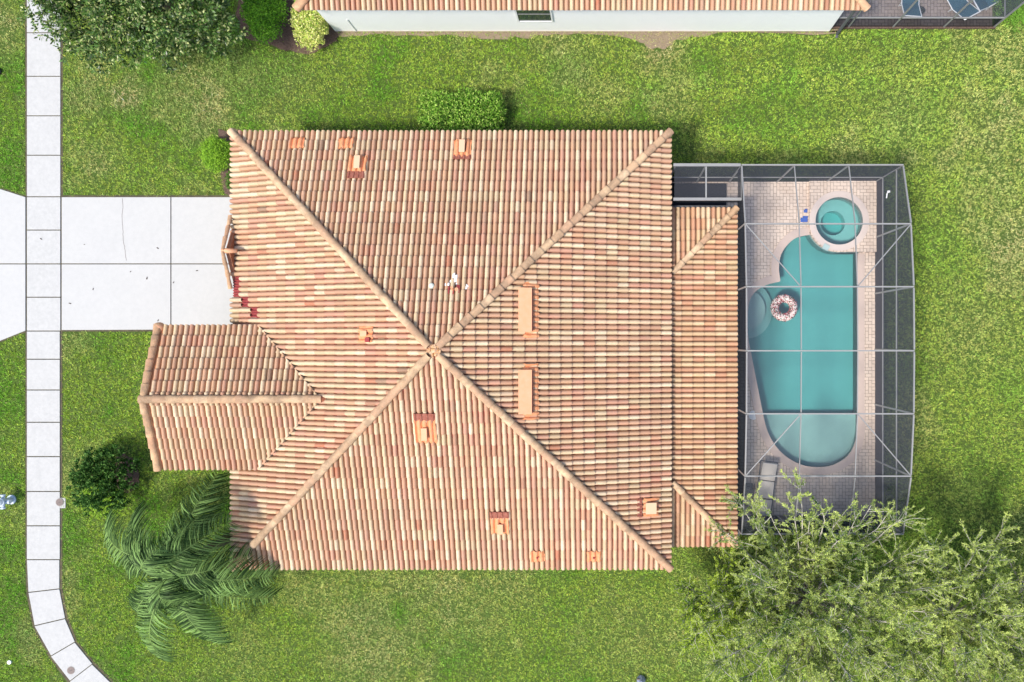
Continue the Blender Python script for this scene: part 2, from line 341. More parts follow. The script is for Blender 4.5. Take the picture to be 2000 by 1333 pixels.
bb = MB(); q = W(1609,485); bb.box((q.x, q.y, DZ+.205), Vector((.05,.09,0)), Vector((-.10,.055,0)), (0,0,.02)); bb.build('spillway', M['plasterpale'], PT)
PO = thing('swimming_pool', 'freeform turquoise swimming pool inside the screened patio', 'swimming pool', (*W(1590,700)[:2], 0))
bb = MB(); shell(pool, DZ-.002, -.58, bb); bb.build('basin', M['plaster'], PO)
bb = MB(); bb.prism(pool, -.62, -.04); bb.build('water', M['water'], PO)
glare_area = [q for q in pool if q[1] < W(0,808).y]  # pale raised floor added to imitate glare on the cage screen
c_ = (sum(q[0] for q in glare_area)/len(glare_area), sum(q[1] for q in glare_area)/len(glare_area)); glare_area.sort(key=lambda q: math.atan2(q[1]-c_[1], q[0]-c_[0]))
bb = MB(); bb.prism(glare_area, -.575, -.24); bb.build('glare_shelf', mat('glare_plaster', (.40,.54,.51), .8, noise=(5,.3,(.34,.48,.46))), PO)
# coping: band of slabs outside the pool edge
def offset(P, d):
    n = len(P); out = []
    for i in range(n):
        a, c, e = Vector(P[i-1]), Vector(P[i]), Vector(P[(i+1)%n]); t = (e-a)
        if t.length < 1e-6: t = Vector((1,0))
        t.normalize(); out.append((c.x+t.y*d, c.y-t.x*d))
    return out
area = sum(pool[i][0]*pool[(i+1)%len(pool)][1]-pool[(i+1)%len(pool)][0]*pool[i][1] for i in range(len(pool)))
cp = [tuple(W(x, y))[:2] for x, y in right[1:]+bot[1:]+lobe2+lobe1[1:]]
sgn = 1 if area > 0 else -1
def strip(P, d0, d1, z):
    bb = MB(); n = len(P)
    for i in range(n-1):
        a, c = Vector(P[i]), Vector(P[i+1])
        def nrm(j):
            t = Vector(P[min(j+1,n-1)])-Vector(P[max(j-1,0)]); t.normalize(); return Vector((t.y, -t.x))*sgn
        na, nc = nrm(i), nrm(i+1)
        q = [a+na*d0, c+nc*d0, c+nc*d1, a+na*d1]
        bb.add([(v.x, v.y, zz) for zz in (DZ-.03, z+i*.00023) for v in q], [(4,5,6,7),(0,1,5,4),(2,3,7,6),(7,6,5,4)][:3])
    return bb
strip(cp, -.035, .25, DZ+.018).build('coping', M['coping'], PO)
strip([tuple(W(1675,496))[:2], tuple(W(1675,800))[:2]], -.03, .22, DZ+.016).build('coping', M['coping'], PO)
sc_ = W(1464,605)
for r, z in ((.92,-.40),(.62,-.22)):
    bb = MB(); bb.disc((sc_.x, sc_.y), r, -.575, z, 32, r*1.15); bb.build('entry_step', M['plasterpale'], PO)
bb = MB(); bb.disc(W(1470,811)[:2], .17, DZ, DZ+.022, 20); s_ = bb.build('skimmer_lid', M['trimwhite']); tag(s_, 'white round skimmer lid in the paving left of the pool', 'skimmer lid')
# ring float
def ring_float():
    c = W(1530,602); c.z = .02; root = thing('ring_float', 'pink and white doughnut swim ring with coloured sprinkles on the water', 'swim ring', c)
    RM, rm = .345, .145; nu, nv = 48, 16; V = []; Fc = []; V2 = []; F2 = []
    for i in range(nu):
        a = 2*math.pi*i/nu
        for j in range(nv):
            t = 2*math.pi*j/nv; rr = RM+rm*math.cos(t); V.append((c.x+rr*math.cos(a), c.y+rr*math.sin(a), c.z+.05+rm*.8*math.sin(t)))
            Fc.append((i*nv+j, ((i+1)%nu)*nv+j, ((i+1)%nu)*nv+(j+1)%nv, i*nv+(j+1)%nv))
    mesh('tube', V, Fc, mat('ring_base', (.30,.04,.05), .35, .6), root, smooth=True)
    K = 12
    for i in range(nu):
        a = 2*math.pi*i/nu; wv = .12*math.sin(7*a)+.06*math.sin(11*a+1)
        for j in range(K+1):
            t = math.radians(10+wv*40)+(math.radians(160)-2*wv*.3)*j/K; rr = RM+(rm+.006)*math.cos(t); V2.append((c.x+rr*math.cos(a), c.y+rr*math.sin(a), c.z+.052+(rm*.8+.007)*math.sin(t)))
    for i in range(nu):
        for j in range(K): F2.append((i*(K+1)+j, ((i+1)%nu)*(K+1)+j, ((i+1)%nu)*(K+1)+j+1, i*(K+1)+j+1))
    bb = MB(); bb.add(V2, F2); cols = [(.42,.03,.04),(.05,.03,.03),(.16,.06,.05),(.45,.08,.09),(.06,.09,.04),(.10,.05,.04)]; tones = [(.84,.76,.68) if random.random() < .7 else (.78,.52,.50) for _ in V2]
    for k in range(330):
        a = random.uniform(0, 2*math.pi); t = random.uniform(.35, 2.8); rr = RM+(rm+.008)*math.cos(t)
        p = Vector((c.x+rr*math.cos(a), c.y+rr*math.sin(a), c.z+.056+(rm*.8+.008)*math.sin(t)))
        d = Vector((random.uniform(-1,1), random.uniform(-1,1), 0)).normalized()*.027; e = Vector((-d.y, d.x, 0)).normalized()*.011
        n0 = len(bb.V); bb.box(p, d, e, (0,0,.006)); tones += [random.choice(cols)]*(len(bb.V)-n0)
    mesh('icing', bb.V, bb.F, mat('icing', attr=True, rough=.4), root, np.array(tones))
ring_float()
# ------------------------------------------------------------------ tiled roofs
def srgb(r, g, b_): return np.array([((c/255+.055)/1.055)**2.4 if c > 10 else c/3294 for c in (r, g, b_)])
CREAM = [srgb(222,199,164), srgb(214,190,154), srgb(224,196,166), srgb(208,181,146), srgb(228,208,178)]
RED = [srgb(198,152,124), srgb(192,144,118), srgb(202,158,130), srgb(187,140,114), srgb(194,143,122), srgb(196,154,122)]
ODD = [srgb(168,120,98), srgb(180,142,122), srgb(146,116,98), srgb(180,112,86)]
TP, TC = .345, .385
PU = np.array([0,.08,.18,.31,.45,.59,.72,.82,.90]); PZ = np.array([-.055,.022,.054,.072,.078,.072,.054,.020,-.055])
def tile_slope(O, S_, T_, width, length, clips, warm=0.0, holes=(), swap=0, base=.0, mix=1.0):
    """rows of double roll tiles laid from the eave O up along T_; each tile is its own shell"""
    O, S_, T_ = Vector(O), Vector(S_).normalized(), Vector(T_).normalized(); N = S_.cross(T_).normalized()
    if N.z < 0: N = -N
    ns = int(math.ceil(width/TP)); nt_ = int(math.ceil(length/TC)); V = []; Fc = []; C = []
    u = np.concatenate([PU*.5, .5+PU*.5, [1.0]])*TP; z = np.concatenate([PZ, PZ, [-.055]]); m = len(u)
    Oa, Sa, Ta, Na = map(np.array, (O, S_, T_, N))
    drift = 0
    for c in range(nt_):
        for k in range(ns):
            if (c, k) in holes: continue
            jz = random.uniform(-.003,.004); jt = random.uniform(-.006,.006); js = random.uniform(-.004,.004)
            t0 = c*TC+jt-.03; t1 = (c+1)*TC+.01
            b0 = .056+jz+base; b1 = .0+jz*.3+base; s = k*TP+u+js
            rows = [(t0+.004, z*.6+b0-.055), (t0, z+b0), (t0+.016, z+b0-.001), (t0+.024, z+b0-.002), (t1, z+b1)]
            k0 = len(V)
            for (t, zz) in rows:
                V.extend(Oa+np.outer(s, Sa)+t*Ta+np.outer(zz, Na))
            for r in range(4):
                for i in range(m-1): Fc.append((k0+r*m+i, k0+r*m+i+1, k0+(r+1)*m+i+1, k0+(r+1)*m+i))
            a = random.random()
            lc = random.choice(CREAM)*random.uniform(.94,1.03); rc = random.choice(RED)*random.uniform(.93,1.07)
            if a < .03*mix: rc = random.choice(ODD)
            elif a < .08*mix: lc = random.choice(RED)*1.12; rc = rc*1.05
            elif a < .16*mix: rc = random.choice(CREAM)*.86
            if swap: lc, rc = rc, lc
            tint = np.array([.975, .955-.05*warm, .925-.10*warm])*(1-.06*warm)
            cc = np.vstack([np.tile(lc*tint, (9,1)), np.tile(rc*tint, (m-9,1))]); C.append(np.vstack([cc*.6, cc*.85, cc*.9, cc, cc]))  # lip rows painted darker, imitating the shadow line below each course
    V = np.array(V); C = np.vstack(C)
    me = bpy.data.meshes.new('t'); me.from_pydata(V.tolist(), [], Fc); a = me.color_attributes.new('tone','FLOAT_COLOR','POINT')
    q = np.ones((len(V),4), np.float32); q[:,:3] = C; a.data.foreach_set('color', q.ravel())
    bm = bmesh.new(); bm.from_mesh(me); bpy.data.meshes.remove(me)
    for P, Nn in clips:
        bmesh.ops.bisect_plane(bm, geom=bm.verts[:]+bm.edges[:]+bm.faces[:], plane_co=P, plane_no=Nn, clear_outer=True)
    lay = bm.verts.layers.float_color['tone']; bm.verts.index_update()
    V = [tuple(v.co) for v in bm.verts]; C = [tuple(v[lay])[:3] for v in bm.verts]
    Fc = []
    for f in bm.faces:
        ix = [v.index for v in f.verts]
        if f.normal.dot(N) < -.2: ix.reverse()
        Fc.append(tuple(ix))
    bm.free(); return V, Fc, C
class Tiles:
    def __init__(s): s.V = []; s.F = []; s.C = []
    def add(s, V, Fc, C):
        k = len(s.V); s.V += V; s.C += C; s.F += [tuple(i+k for i in f) for f in Fc]
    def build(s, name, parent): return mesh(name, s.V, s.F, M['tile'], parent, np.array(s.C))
def caps(parent, A, B, r=.125, n=None, name='ridge_cap', end=True, tints=None, lift=.10, seg=.44):
    """overlapping half barrel tiles from the low end A to the high end B"""
    A, B = Vector(A), Vector(B); D = B-A; L = D.length; D.normalize(); X = D.cross(Vector((0,0,1))).normalized(); U = X.cross(D).normalized()
    n = n or max(1, int(round(L/seg))); V = []; Fc = []; C = []; K = 10
    for i in range(n):
        a = i*L/n-.03; c = (i+1)*L/n+.03; col = random.choice([srgb(214,178,138), srgb(206,166,128), srgb(220,186,148), srgb(200,156,122)])*random.uniform(.9,1.05)
        if tints is not None: col = col*tints
        js, ju = random.uniform(-.008,.008), random.uniform(-.004,.006); k0 = len(V)
        rows = [(a, r*.90, lift+.0), (a, r+.014, lift+.016), (a+.12, r+.008, lift+.010), (c, r-.012, lift-.012)]
        for (t, rr, up) in rows:
            for j in range(K+1):
                th = math.radians(-12)+math.radians(204)*j/K
                V.append(tuple(A+D*t+X*(rr*math.cos(th)+js)+U*(rr*math.sin(th)*.85+up+ju))); C.append(col)
        for q in range(3):
            for j in range(K): Fc.append((k0+q*(K+1)+j+1, k0+q*(K+1)+j, k0+(q+1)*(K+1)+j, k0+(q+1)*(K+1)+j+1))
        if i == 0 and end:
            e = len(V); V.append(tuple(A+D*(a-.035)+U*lift)); C.append(col)
            for j in range(K): Fc.append((k0+j, k0+j+1, e))
    return mesh(name, V, Fc, M['cap'], parent, np.array(C), smooth=False)
SL = .3749
EH = 2.80
X0, X1, Y0, Y1 = -12.49, 2.00, -7.51, 6.91
CX, CY = (X0+X1)/2, (Y0+Y1)/2; RZ = EH+SL*(X1-X0)/2; AP = Vector((CX, CY, RZ))
HOUSE = thing('tile_roofed_house', 'large house with a square hipped roof of cream and red tiles', 'house', (CX, CY, 0))
cs = math.cos(math.atan(SL)); sn = math.sin(math.atan(SL)); LEN = (X1-X0)/2/cs
corners = [Vector((X0,Y0,EH)), Vector((X1,Y0,EH)), Vector((X1,Y1,EH)), Vector((X0,Y1,EH))]
def hipclip(corner, side):  # vertical plane through corner and apex, keeps the side that contains point `side`
    d = Vector((CX-corner.x, CY-corner.y, 0)).normalized(); nrm = Vector((-d.y, d.x, 0))
    if nrm.dot(Vector(side)-corner) > 0: nrm = -nrm
    return (corner, nrm)
# front gable geometry
GE, GX0, GY0, GY1 = 3.22, -14.74, -4.13, .465
GC = (GY0+GY1)/2; GR = GE+SL*(GY1-GY0)/2
vx = lambda h: X0+(h-EH)/SL
VB, VT = vx(GE), vx(GR)
W_S = (0,1,0)
T = Tiles()
wholes = []
# stepped repair on the west slope: rows of old dark red tiles
def on_west(px, py): return ray_plane(px, py, corners[0], Vector((-sn,0,cs)))
holes = set()
for px, py in ((462,556),(462,578),(480,598),(496,618)):
    p = on_west(px, py); c = int((p.x-X0)/cs/TC); k = int((p.y-Y0)/TP); holes.add((c, k))
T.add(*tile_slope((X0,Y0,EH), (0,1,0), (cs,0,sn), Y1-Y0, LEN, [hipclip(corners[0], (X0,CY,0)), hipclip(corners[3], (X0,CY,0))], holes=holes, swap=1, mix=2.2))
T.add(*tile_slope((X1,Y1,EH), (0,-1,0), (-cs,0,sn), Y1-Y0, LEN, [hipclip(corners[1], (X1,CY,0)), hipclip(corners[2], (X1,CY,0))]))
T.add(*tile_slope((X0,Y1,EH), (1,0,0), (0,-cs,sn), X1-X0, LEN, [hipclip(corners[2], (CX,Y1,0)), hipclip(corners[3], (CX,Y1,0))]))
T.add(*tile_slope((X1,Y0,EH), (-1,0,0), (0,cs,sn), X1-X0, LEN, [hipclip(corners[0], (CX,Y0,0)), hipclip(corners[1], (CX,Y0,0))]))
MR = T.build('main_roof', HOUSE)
# deck under the tiles, old red tile rows in the gaps, fascia and walls
b = MB(); g = .03
b.add([(X0,Y0,EH-g),(X1,Y0,EH-g),(X1,Y1,EH-g),(X0,Y1,EH-g),(CX,CY,RZ-g)], [(0,1,4),(1,2,4),(2,3,4),(3,0,4),(3,2,1,0)])
b.build('roof_deck', M['darkred'], HOUSE)
b = MB()
for c, k in sorted(holes):
    for q in range(4):
        a = Vector((X0+ (c*TC)*cs, Y0+k*TP+TP*(q+.5)/4, EH+c*TC*sn)); e = a+Vector((cs,0,sn))*TC
        b.tube([a, e], .026, 6)
b.build('exposed_battens', M['darkred'], HOUSE)
b = MB(); f = .04
for a, c in zip(corners, corners[1:]+corners[:1]):
    ctr = Vector((CX,CY,EH)); ins = lambda v: v+Vector((math.copysign(.06, CX-v.x), math.copysign(.06, CY-v.y), -.13))
    b.bar(ins(a), ins(c), .03, .18)
b.build('fascia', M['trimwhite'], HOUSE)
b = MB(); b.abox(X0+.4, X1-.4, Y0+.4, Y1-.4, 0, EH-.04); b.build('wall', M['wallbeige'], HOUSE)
for cnr in corners: 
    o = caps(MR, cnr+Vector((0,0,.02)), AP.lerp(cnr, .018)+Vector((0,0,.03)), r=.118)
b = MB()
for k in range(26):
    a = random.uniform(0, 6.28); r = random.uniform(0,.17); z = RZ+.07-r*.35; s = random.uniform(.03,.065)
    b.box((CX+r*math.cos(a), CY+r*math.sin(a), z), Vector((s,random.uniform(-.02,.02),0)), Vector((0,s,random.uniform(-.02,.02))), (0,0,s*.7))
b.build('apex_mortar', mat('rusty_mortar', (.58,.28,.10), .9, noise=(9,.7,(.70,.56,.42)), bump=(40,.8)), MR, bevel=.01)
# small pediment over the garage
b = MB()
pl = [W(449,430,2.86), W(437.5,490,3.40), W(448,556,2.86)]; xx = pl[1].x
gy = [p.y for p in pl]
b.prism([(0,0)]*3, 0, 0) if False else None
b.add([(xx,gy[0],2.7),(xx,gy[1],3.30),(xx,gy[2],2.7),(X0+.10,gy[0],2.7),(X0+.10,gy[1],3.30),(X0+.10,gy[2],2.7)], [(0,1,2),(3,5,4),(0,3,4,1),(1,4,5,2),(0,2,5,3)])
PE = b.build('garage_pediment', mat('pediment_back', (.33,.12,.06), .9, noise=(8,.6,(.46,.22,.12))), HOUSE)
caps(PE, (xx-.02,gy[0]+.05,2.80), (xx-.02,gy[1],3.36), r=.062, seg=.36, tints=np.array([1.0,.86,.80])); caps(PE, (xx-.02,gy[2]-.05,2.80), (xx-.02,gy[1],3.36), r=.062, seg=.36, tints=np.array([1.0,.86,.80]))
b = MB(); b.tube([(xx-.08,gy[1],3.40),(X0+.35,gy[1],3.30)], [.09,.07], 10); b.build('ridge_cap', M['hood'], PE, smooth=True)
# front gable roof
T = Tiles(); half = (GY1-GY0)/2; GL = half/cs
vn = Vector((1, 0, 0))
def valley(pA, pB, side):
    d = Vector((pB[0]-pA[0], pB[1]-pA[1], 0)).normalized(); nrm = Vector((-d.y, d.x, 0))
    if nrm.dot(Vector(side)-Vector(pA)) > 0: nrm = -nrm
    return (Vector(pA), nrm)
T.add(*tile_slope((GX0+.20,GY1,GE), (1,0,0), (0,-cs,sn), VT-GX0, GL, [valley((VB,GY1,0),(VT,GC,0),(GX0,GC+.5,0)), ((0,GC,0),(0,-1,0))], warm=.3, base=.02))
T.add(*tile_slope((VT+.2,GY0,GE), (-1,0,0), (0,cs,sn), VT-GX0, GL, [valley((VB,GY0,0),(VT,GC,0),(GX0,GC-.5,0)), ((0,GC,0),(0,1,0)), ((GX0+.12,0,0),(-1,0,0))], base=.02))
PR = T.build('porch_roof', HOUSE)
b = MB(); b.add([(GX0+.06,GY0,GE-.03),(GX0+.06,GY1,GE-.03),(GX0+.06,GC,GR-.03),(VB,GY0,GE-.03),(VB,GY1,GE-.03),(VT,GC,GR-.03)], [(0,2,1),(0,3,5,2),(1,2,5,4),(0,1,4,3)])
b.build('porch_roof_deck', M['deckwood'], HOUSE)
caps(PR, (GX0-.02,GC,GR+.02), (VT-.02,GC,GR+.02), r=.125, seg=.42)
b = MB(); b.tube([(VT-.05,GC,GR+.08),(VT+.14,GC,GR+.04)], [.12,.07], 10); b.build('ridge_end_mortar', mat('dark_mortar', (.26,.08,.04), .9, noise=(20,.6,(.40,.18,.10))), PR)
for gy_ in (GY1, GY0): caps(PR, (GX0+.04,gy_,GE+.02), (GX0+.04,GC,GR+.03), r=.115, seg=.40, name='verge_cap', tints=np.array([1.0,.90,.84]))
b = MB(); b.tube([(GX0+.05,GY1-.02,GE+.0),(GX0+.05,GY1-.02,GE+.14),(GX0+.05,GY1-.02,GE+.24)], [.17,.16,.06], 14); b.build('verge_finial', M['hood'], PR, smooth=True)
b = MB()
for (ya, yb) in ((GY1,GC),(GY0,GC)):
    b.bar((GX0+.17,ya,GE+.03),(GX0+.17,yb,GR+.03), .09, .05)
b.build('verge_mortar', M['flash'], PR)
b = MB(); b.abox(GX0+.5, X0+1, GY0+.4, GY1-.4, 0, GE-.06); b.build('porch_wall', M['wallbeige'], HOUSE)
b = MB()
for (ya) in (GY1, GY0):
    b.bar((VB,ya,GE+.09),(VT,GC,GR+.09), .045, .02)
b.build('valley_flashing', mat('valley_metal', (.07,.045,.03), .8), HOUSE)
# lanai roof
LH, LS = 2.28, .11; LX1, LY0, LY1 = 4.29, -6.91, 4.47; LX0 = 1.90
lc, ls = math.cos(math.atan(LS)), math.sin(math.atan(LS)); LL = (LX1-LX0)/lc
def c45(x, y, sy, side):
    d = Vector((-1, sy, 0)).normalized(); nrm = Vector((-d.y, d.x, 0)); p = Vector((x, y, 0))
    if nrm.dot(Vector(side)-p) > 0: nrm = -nrm
    return (p, nrm)
T = Tiles()
T.add(*tile_slope((LX1,LY1,LH), (0,-1,0), (-lc,0,ls), LY1-LY0, LL, [c45(LX1,LY1,-1,(LX1,0,0)), c45(LX1,LY0,1,(LX1,0,0)), ((LX0,0,0),(-1,0,0))], warm=1))
T.add(*tile_slope((LX0,LY1,LH), (1,0,0), (0,-lc,ls), LX1-LX0, LL, [c45(LX1,LY1,-1,(LX0,LY1,0))], warm=1))
T.add(*tile_slope((LX1,LY0,LH), (-1,0,0), (0,lc,ls), LX1-LX0, LL, [c45(LX1,LY0,1,(LX0,LY0,0))], warm=.6))
LR = T.build('lanai_roof', HOUSE)
dd = LX1-LX0
caps(LR, (LX1,LY1,LH+.02), (LX0+.22,LY1-dd+.22,LH+LS*(dd-.22)+.02), r=.105); caps(LR, (LX1,LY0,LH+.02), (LX0+.22,LY0+dd-.22,LH+LS*(dd-.22)+.02), r=.105)
b = MB(); zt = LH+LS*dd-.03
b.add([(LX0,LY0,LH-.03),(LX1,LY0,LH-.03),(LX1,LY1,LH-.03),(LX0,LY1,LH-.03),(LX0,LY0+dd,zt),(LX0,LY1-dd,zt)], [(0,1,4),(1,2,5,4),(2,3,5),(3,2,1,0),(0,4,5,3)])
b.build('lanai_roof_deck', M['deckwood'], HOUSE)
b = MB(); b.abox(X1-.5, LX1-.35, LY0+.4, LY1-.4, DZ, LH-.05); b.build('lanai_wall', M['wallbeige'], HOUSE)
b = MB(); b.abox(LX0+.2, LX1+.10, LY1+.01, LY1+.12, LH-.12, LH-.01); b.abox(LX1+.01, LX1+.12, LY0, LY1+.0, LH-.12, LH-.01); b.build('gutter', M['aludark'], HOUSE)
# vents
def frame(face):
    return {'N': (corners[2], Vector((1,0,0)), Vector((0,-cs,sn))), 'S': (corners[1], Vector((1,0,0)), Vector((0,cs,sn))),
            'E': (corners[1], Vector((0,1,0)), Vector((-cs,0,sn))), 'W': (corners[0], Vector((0,1,0)), Vector((cs,0,sn)))}[face]
def corr(P, S_, T_, N, ws, wt, lift, origin):
    """flashing pressed over the tile rolls, ragged rim"""
    ns, nt_ = int(ws/.022), 6; V = []; Fc = []
    for j in range(nt_+1):
        for i in range(ns+1):
            s = -ws/2+ws*i/ns; t = -wt/2+wt*j/nt_
            if i in (0, ns): s += random.uniform(-.02,.02)
            if j in (0, nt_): t += random.uniform(-.03,.03)
            q = P+S_*s+T_*t; ph = ((q-origin).dot(S_)/(TP/2)) % 1.0
            z = lift+np.interp(ph, np.append(PU,1), np.append(np.maximum(PZ,-.01),-.01))*.8+random.uniform(0,.006)
            if i in (0, ns) or j in (0, nt_): z -= .03
            V.append(tuple(q+N*z))
    for j in range(nt_):
        for i in range(ns): Fc.append((j*(ns+1)+i, j*(ns+1)+i+1, (j+1)*(ns+1)+i+1, (j+1)*(ns+1)+i))
    return V, Fc
def vent(face, px, py, ws, wt, hood=None, gap=None, hoodmat='hoodpale', hole=None):
    O, S_, T_ = frame(face); N = S_.cross(T_).normalized(); N = N if N.z > 0 else -N
    P = ray_plane(px, py, O+N*.05, N)
    V, Fc = corr(P, S_, T_, N, ws, wt, .045, O)
    fl = mesh('vent_flashing', V, Fc, M['flash'], HOUSE)
    if gap:      # (offset along t, size s, size t) patch of dark old tile
        b = MB(); q = P+T_*gap[0]
        b.box(q+N*.060, S_*gap[1]/2, T_*gap[2]/2, N*.012)
        for i in range(4): 
            u0 = q+S_*(gap[1]*(i/3-.5)*.84)+N*.068; b.tube([u0-T_*gap[2]/2, u0+T_*gap[2]/2], .030, 8)
        b.build('bare_patch', mat('old_red_tile', (.24,.07,.045), .9, noise=(14,.6,(.40,.17,.12))), fl)
    if hood:     # (size s, size t, height, offset s, offset t)
        b = MB(); hs, ht, hh, os_, ot = hood; q = P+S_*os_+T_*ot
        lo = [q+S_*a*hs/2+T_*c*ht/2+N*.09 for a, c in ((-1,-1),(1,-1),(1,1),(-1,1))]
        hi = [lo[0]+N*hh+T_*.02, lo[1]+N*hh+T_*.02, lo[2]+N*hh*.55, lo[3]+N*hh*.55]
        b.add(lo+hi, [(4,5,6,7),(1,2,6,5),(2,3,7,6),(3,0,4,7),(0,1,5,4),(3,2,1,0)])
        b.box((hi[0]+hi[1]+hi[2]+hi[3])/4+N*.012, S_*(hs/2+.015), (hi[3]-hi[0]).normalized()*(ht/2+.02), (S_.cross((hi[3]-hi[0]).normalized())).normalized()*.009)
        b.build('vent_hood', M[hoodmat], fl, bevel=.006)
    if hole:
        b = MB(); q = P+S_*hole[0]+T_*hole[1]; b.box(q+N*.125, S_*hole[2]/2, T_*hole[3]/2, N*.02); b.build('vent_opening', M['darkred'], fl)
    return fl
vent('N', 904,291, .58,.66, (.16,.40,.12,0,.0), (.36,.58,.14))
vent('N', 699,322, .60,.62, (.16,.40,.12,.02,.0), (.42,.56,.24))
vent('N', 582,281, .50,.40, None); vent('N', 677,281, .50,.40, None)
vent('S', 832,842, .66,.80, (.15,.36,.14,-.02,-.03), (.50,.66,.24), 'hood')
vent('S', 977,1026, .60,.60, (.15,.30,.12,.02,-.05), (.42,.62,.22), 'hood')
vent('S', 1050,1086, .46,.40, None, None, 'hood', (0,.0,.06,.06)); vent('S', 1160,1086, .46,.40, None, None, 'hood', (0,.0,.06,.06))
vent('W', 716,654, .50,.52, (.14,.16,.10,.04,0), None, 'hood', (-.16,.12,.14,.16))
vent('E', 1270,990, .62,.56, (.34,.32,.12,-.02,.04), (.40,.62,.16))
for py, in ((606,),(765,)):
    vent('E', 1036, py, 1.74,.50, (1.34,.38,.13,0,.21), None, 'hood', (0,-.022,1.30,.045))
# broken pipe flashing with white sealant
O, S_, T_ = frame('N'); N = S_.cross(T_).normalized(); N = N if N.z > 0 else -N
P = ray_plane(886,562,O+N*.07,N); SP = None
for (a, c, r, l) in ((-.20,-.10,.09,.10),(-.05,-.22,.10,.08),(.05,-.30,.06,.24),(-.02,-.38,.05,.20),(.10,-.12,.05,.08),(.40,.0,.04,.12),(.42,-.06,.05,.06)):
    b = MB(); q = P+S_*a+T_*c; b.box(q+N*.012, S_*r*.8+T_*random.uniform(-.03,.03), T_*l/2.0, N*.022); SP = b.build('sealant_patch', M['stain'], HOUSE, bevel=.02)
b = MB(); q = P+S_*-.02+T_*.08; b.tube([q+N*.0, q+N*.20], .045, 12); b.tube([q+S_*.12+T_*.0, q+S_*.12+N*.06], .06, 10); b.build('vent_pipe', M['hood'], SP)
b = MB()
for a, c, l in ((-.14,.10,.12),(.0,.14,.10),(.17,.06,.13),(.12,.0,.08)):
    q = P+S_*a+T_*c; b.box(q+N*.03, S_*.022, T_*l, N*.01)
b.build('broken_tile_gap', M['darkred'], SP)
b = MB(); q = ray_plane(843,559,O+N*.08,N); b.tube([q-N*.03, q+N*.05, q+N*.08], [.085,.08,.04], 12); b.build('sealant_dab', mat('sealant_green', (.62,.66,.58), .8), HOUSE)
# ------------------------------------------------------------------ pool cage
YF = [5.82, 3.775, 1.733, -.31, -2.32, -4.35, -6.38]; ZF = [2.93, 3.62, 3.86, 3.90, 3.86, 3.62, 2.93]; XF = [4.38, 6.12, 7.92, 9.72]
CG = thing('pool_screen_enclosure', 'grey framed screen enclosure standing over the pool deck', 'screen enclosure', (7.05, -.3, DZ))
def bars(name, lst, w_=.055, h_=.06, m='alu', parent=CG):
    for a, c in lst:
        b = MB(); b.bar(a, c, w_, h_); b.build(name, M[m], parent)
bars('roof_beam', [((XF[0],y,z),(XF[3],y,z)) for y, z in zip(YF, ZF)], .046, .08)
for x in XF:
    for i in range(6):
        e = .04; bars('purlin', [((x,YF[i]-e,ZF[i]),(x,YF[i+1]+e,ZF[i+1]))], .044 if x in (XF[0], XF[3]) else .033, .05)
bars('post', [((XF[3],y,DZ),(XF[3],y,z-.04)) for y, z in zip(YF, ZF)]+[((x,YF[0],DZ),(x,YF[0],ZF[0]-.04)) for x in XF[:3]]+[((x,YF[6],DZ),(x,YF[6],ZF[6]-.04)) for x in XF[:3]], .055, .055)
bars('chair_rail', [((XF[3],YF[0]-.03,.95),(XF[3],YF[6]+.03,.95)), ((XF[3],YF[0]-.03,2.32),(XF[3],YF[6]+.03,2.32)), ((2.2,YF[0],.95),(XF[3]-.03,YF[0],.95)), ((XF[0],YF[6],.95),(XF[3]-.03,YF[6],.95))], .05, .04)
bars('riser_post', [((XF[0],y,LH-.1),(XF[0],y,z-.04)) for y, z in list(zip(YF, ZF))[1:6]], .05, .05)
zb = lambda y: float(np.interp(-y, [-v for v in YF], ZF))
br = [((XF[0],YF[1]),(XF[1],YF[2])), ((XF[3],YF[1]),(XF[2],YF[2])), ((XF[0],YF[5]),(XF[1],YF[4])), ((XF[3],YF[5]),(XF[2],YF[4]))]
bars('roof_brace', [((a[0],a[1],zb(a[1])+.01),(c[0],c[1],zb(c[1])+.01)) for a, c in br], .032, .035)
for i in range(6):
    for j in range(3):
        V = [(XF[j]+.03,YF[i]-.04,ZF[i]),(XF[j+1]-.03,YF[i]-.04,ZF[i]),(XF[j+1]-.03,YF[i+1]+.04,ZF[i+1]),(XF[j]+.03,YF[i+1]+.04,ZF[i+1])]
        mesh('roof_screen', V, [(3,2,1,0)], M['screen'], CG)
def wallp(a, c, z0a, z0c, z1a, z1c, m='wallscreen', name='wall_screen'):
    mesh(name, [(*a,z0a),(*c,z0c),(*c,z1c),(*a,z1a)], [(0,1,2,3)], M[m], CG)
for i in range(6):
    wallp((XF[3],YF[i]-.03),(XF[3],YF[i+1]+.03), .93,.93, ZF[i]-.05, ZF[i+1]-.05)
    wallp((XF[0]-.01,YF[i]-.03),(XF[0]-.01,YF[i+1]+.03), LH-.1,LH-.1, ZF[i]-.05, ZF[i+1]-.05)
    b = MB(); b.abox(XF[3]-.012, XF[3]+.012, YF[i+1]+.03, YF[i]-.03, DZ, .93); b.build('kick_panel', M['wallscreen'], CG) if False else mesh('lower_screen', [(XF[3],YF[i]-.03,DZ),(XF[3],YF[i+1]+.03,DZ),(XF[3],YF[i+1]+.03,.93),(XF[3],YF[i]-.03,.93)], [(0,1,2,3)], M['navy'], CG)
for j in range(3):
    for y, z in ((YF[0], ZF[0]), (YF[6], ZF[6])):
        wallp((XF[j]+.03,y),(XF[j+1]-.03,y), .97,.97, z-.05, z-.05)
        wallp((XF[j]+.03,y),(XF[j+1]-.03,y), DZ,DZ, .93,.93, 'wallscreen' if y > 0 else 'navy', 'lower_screen')
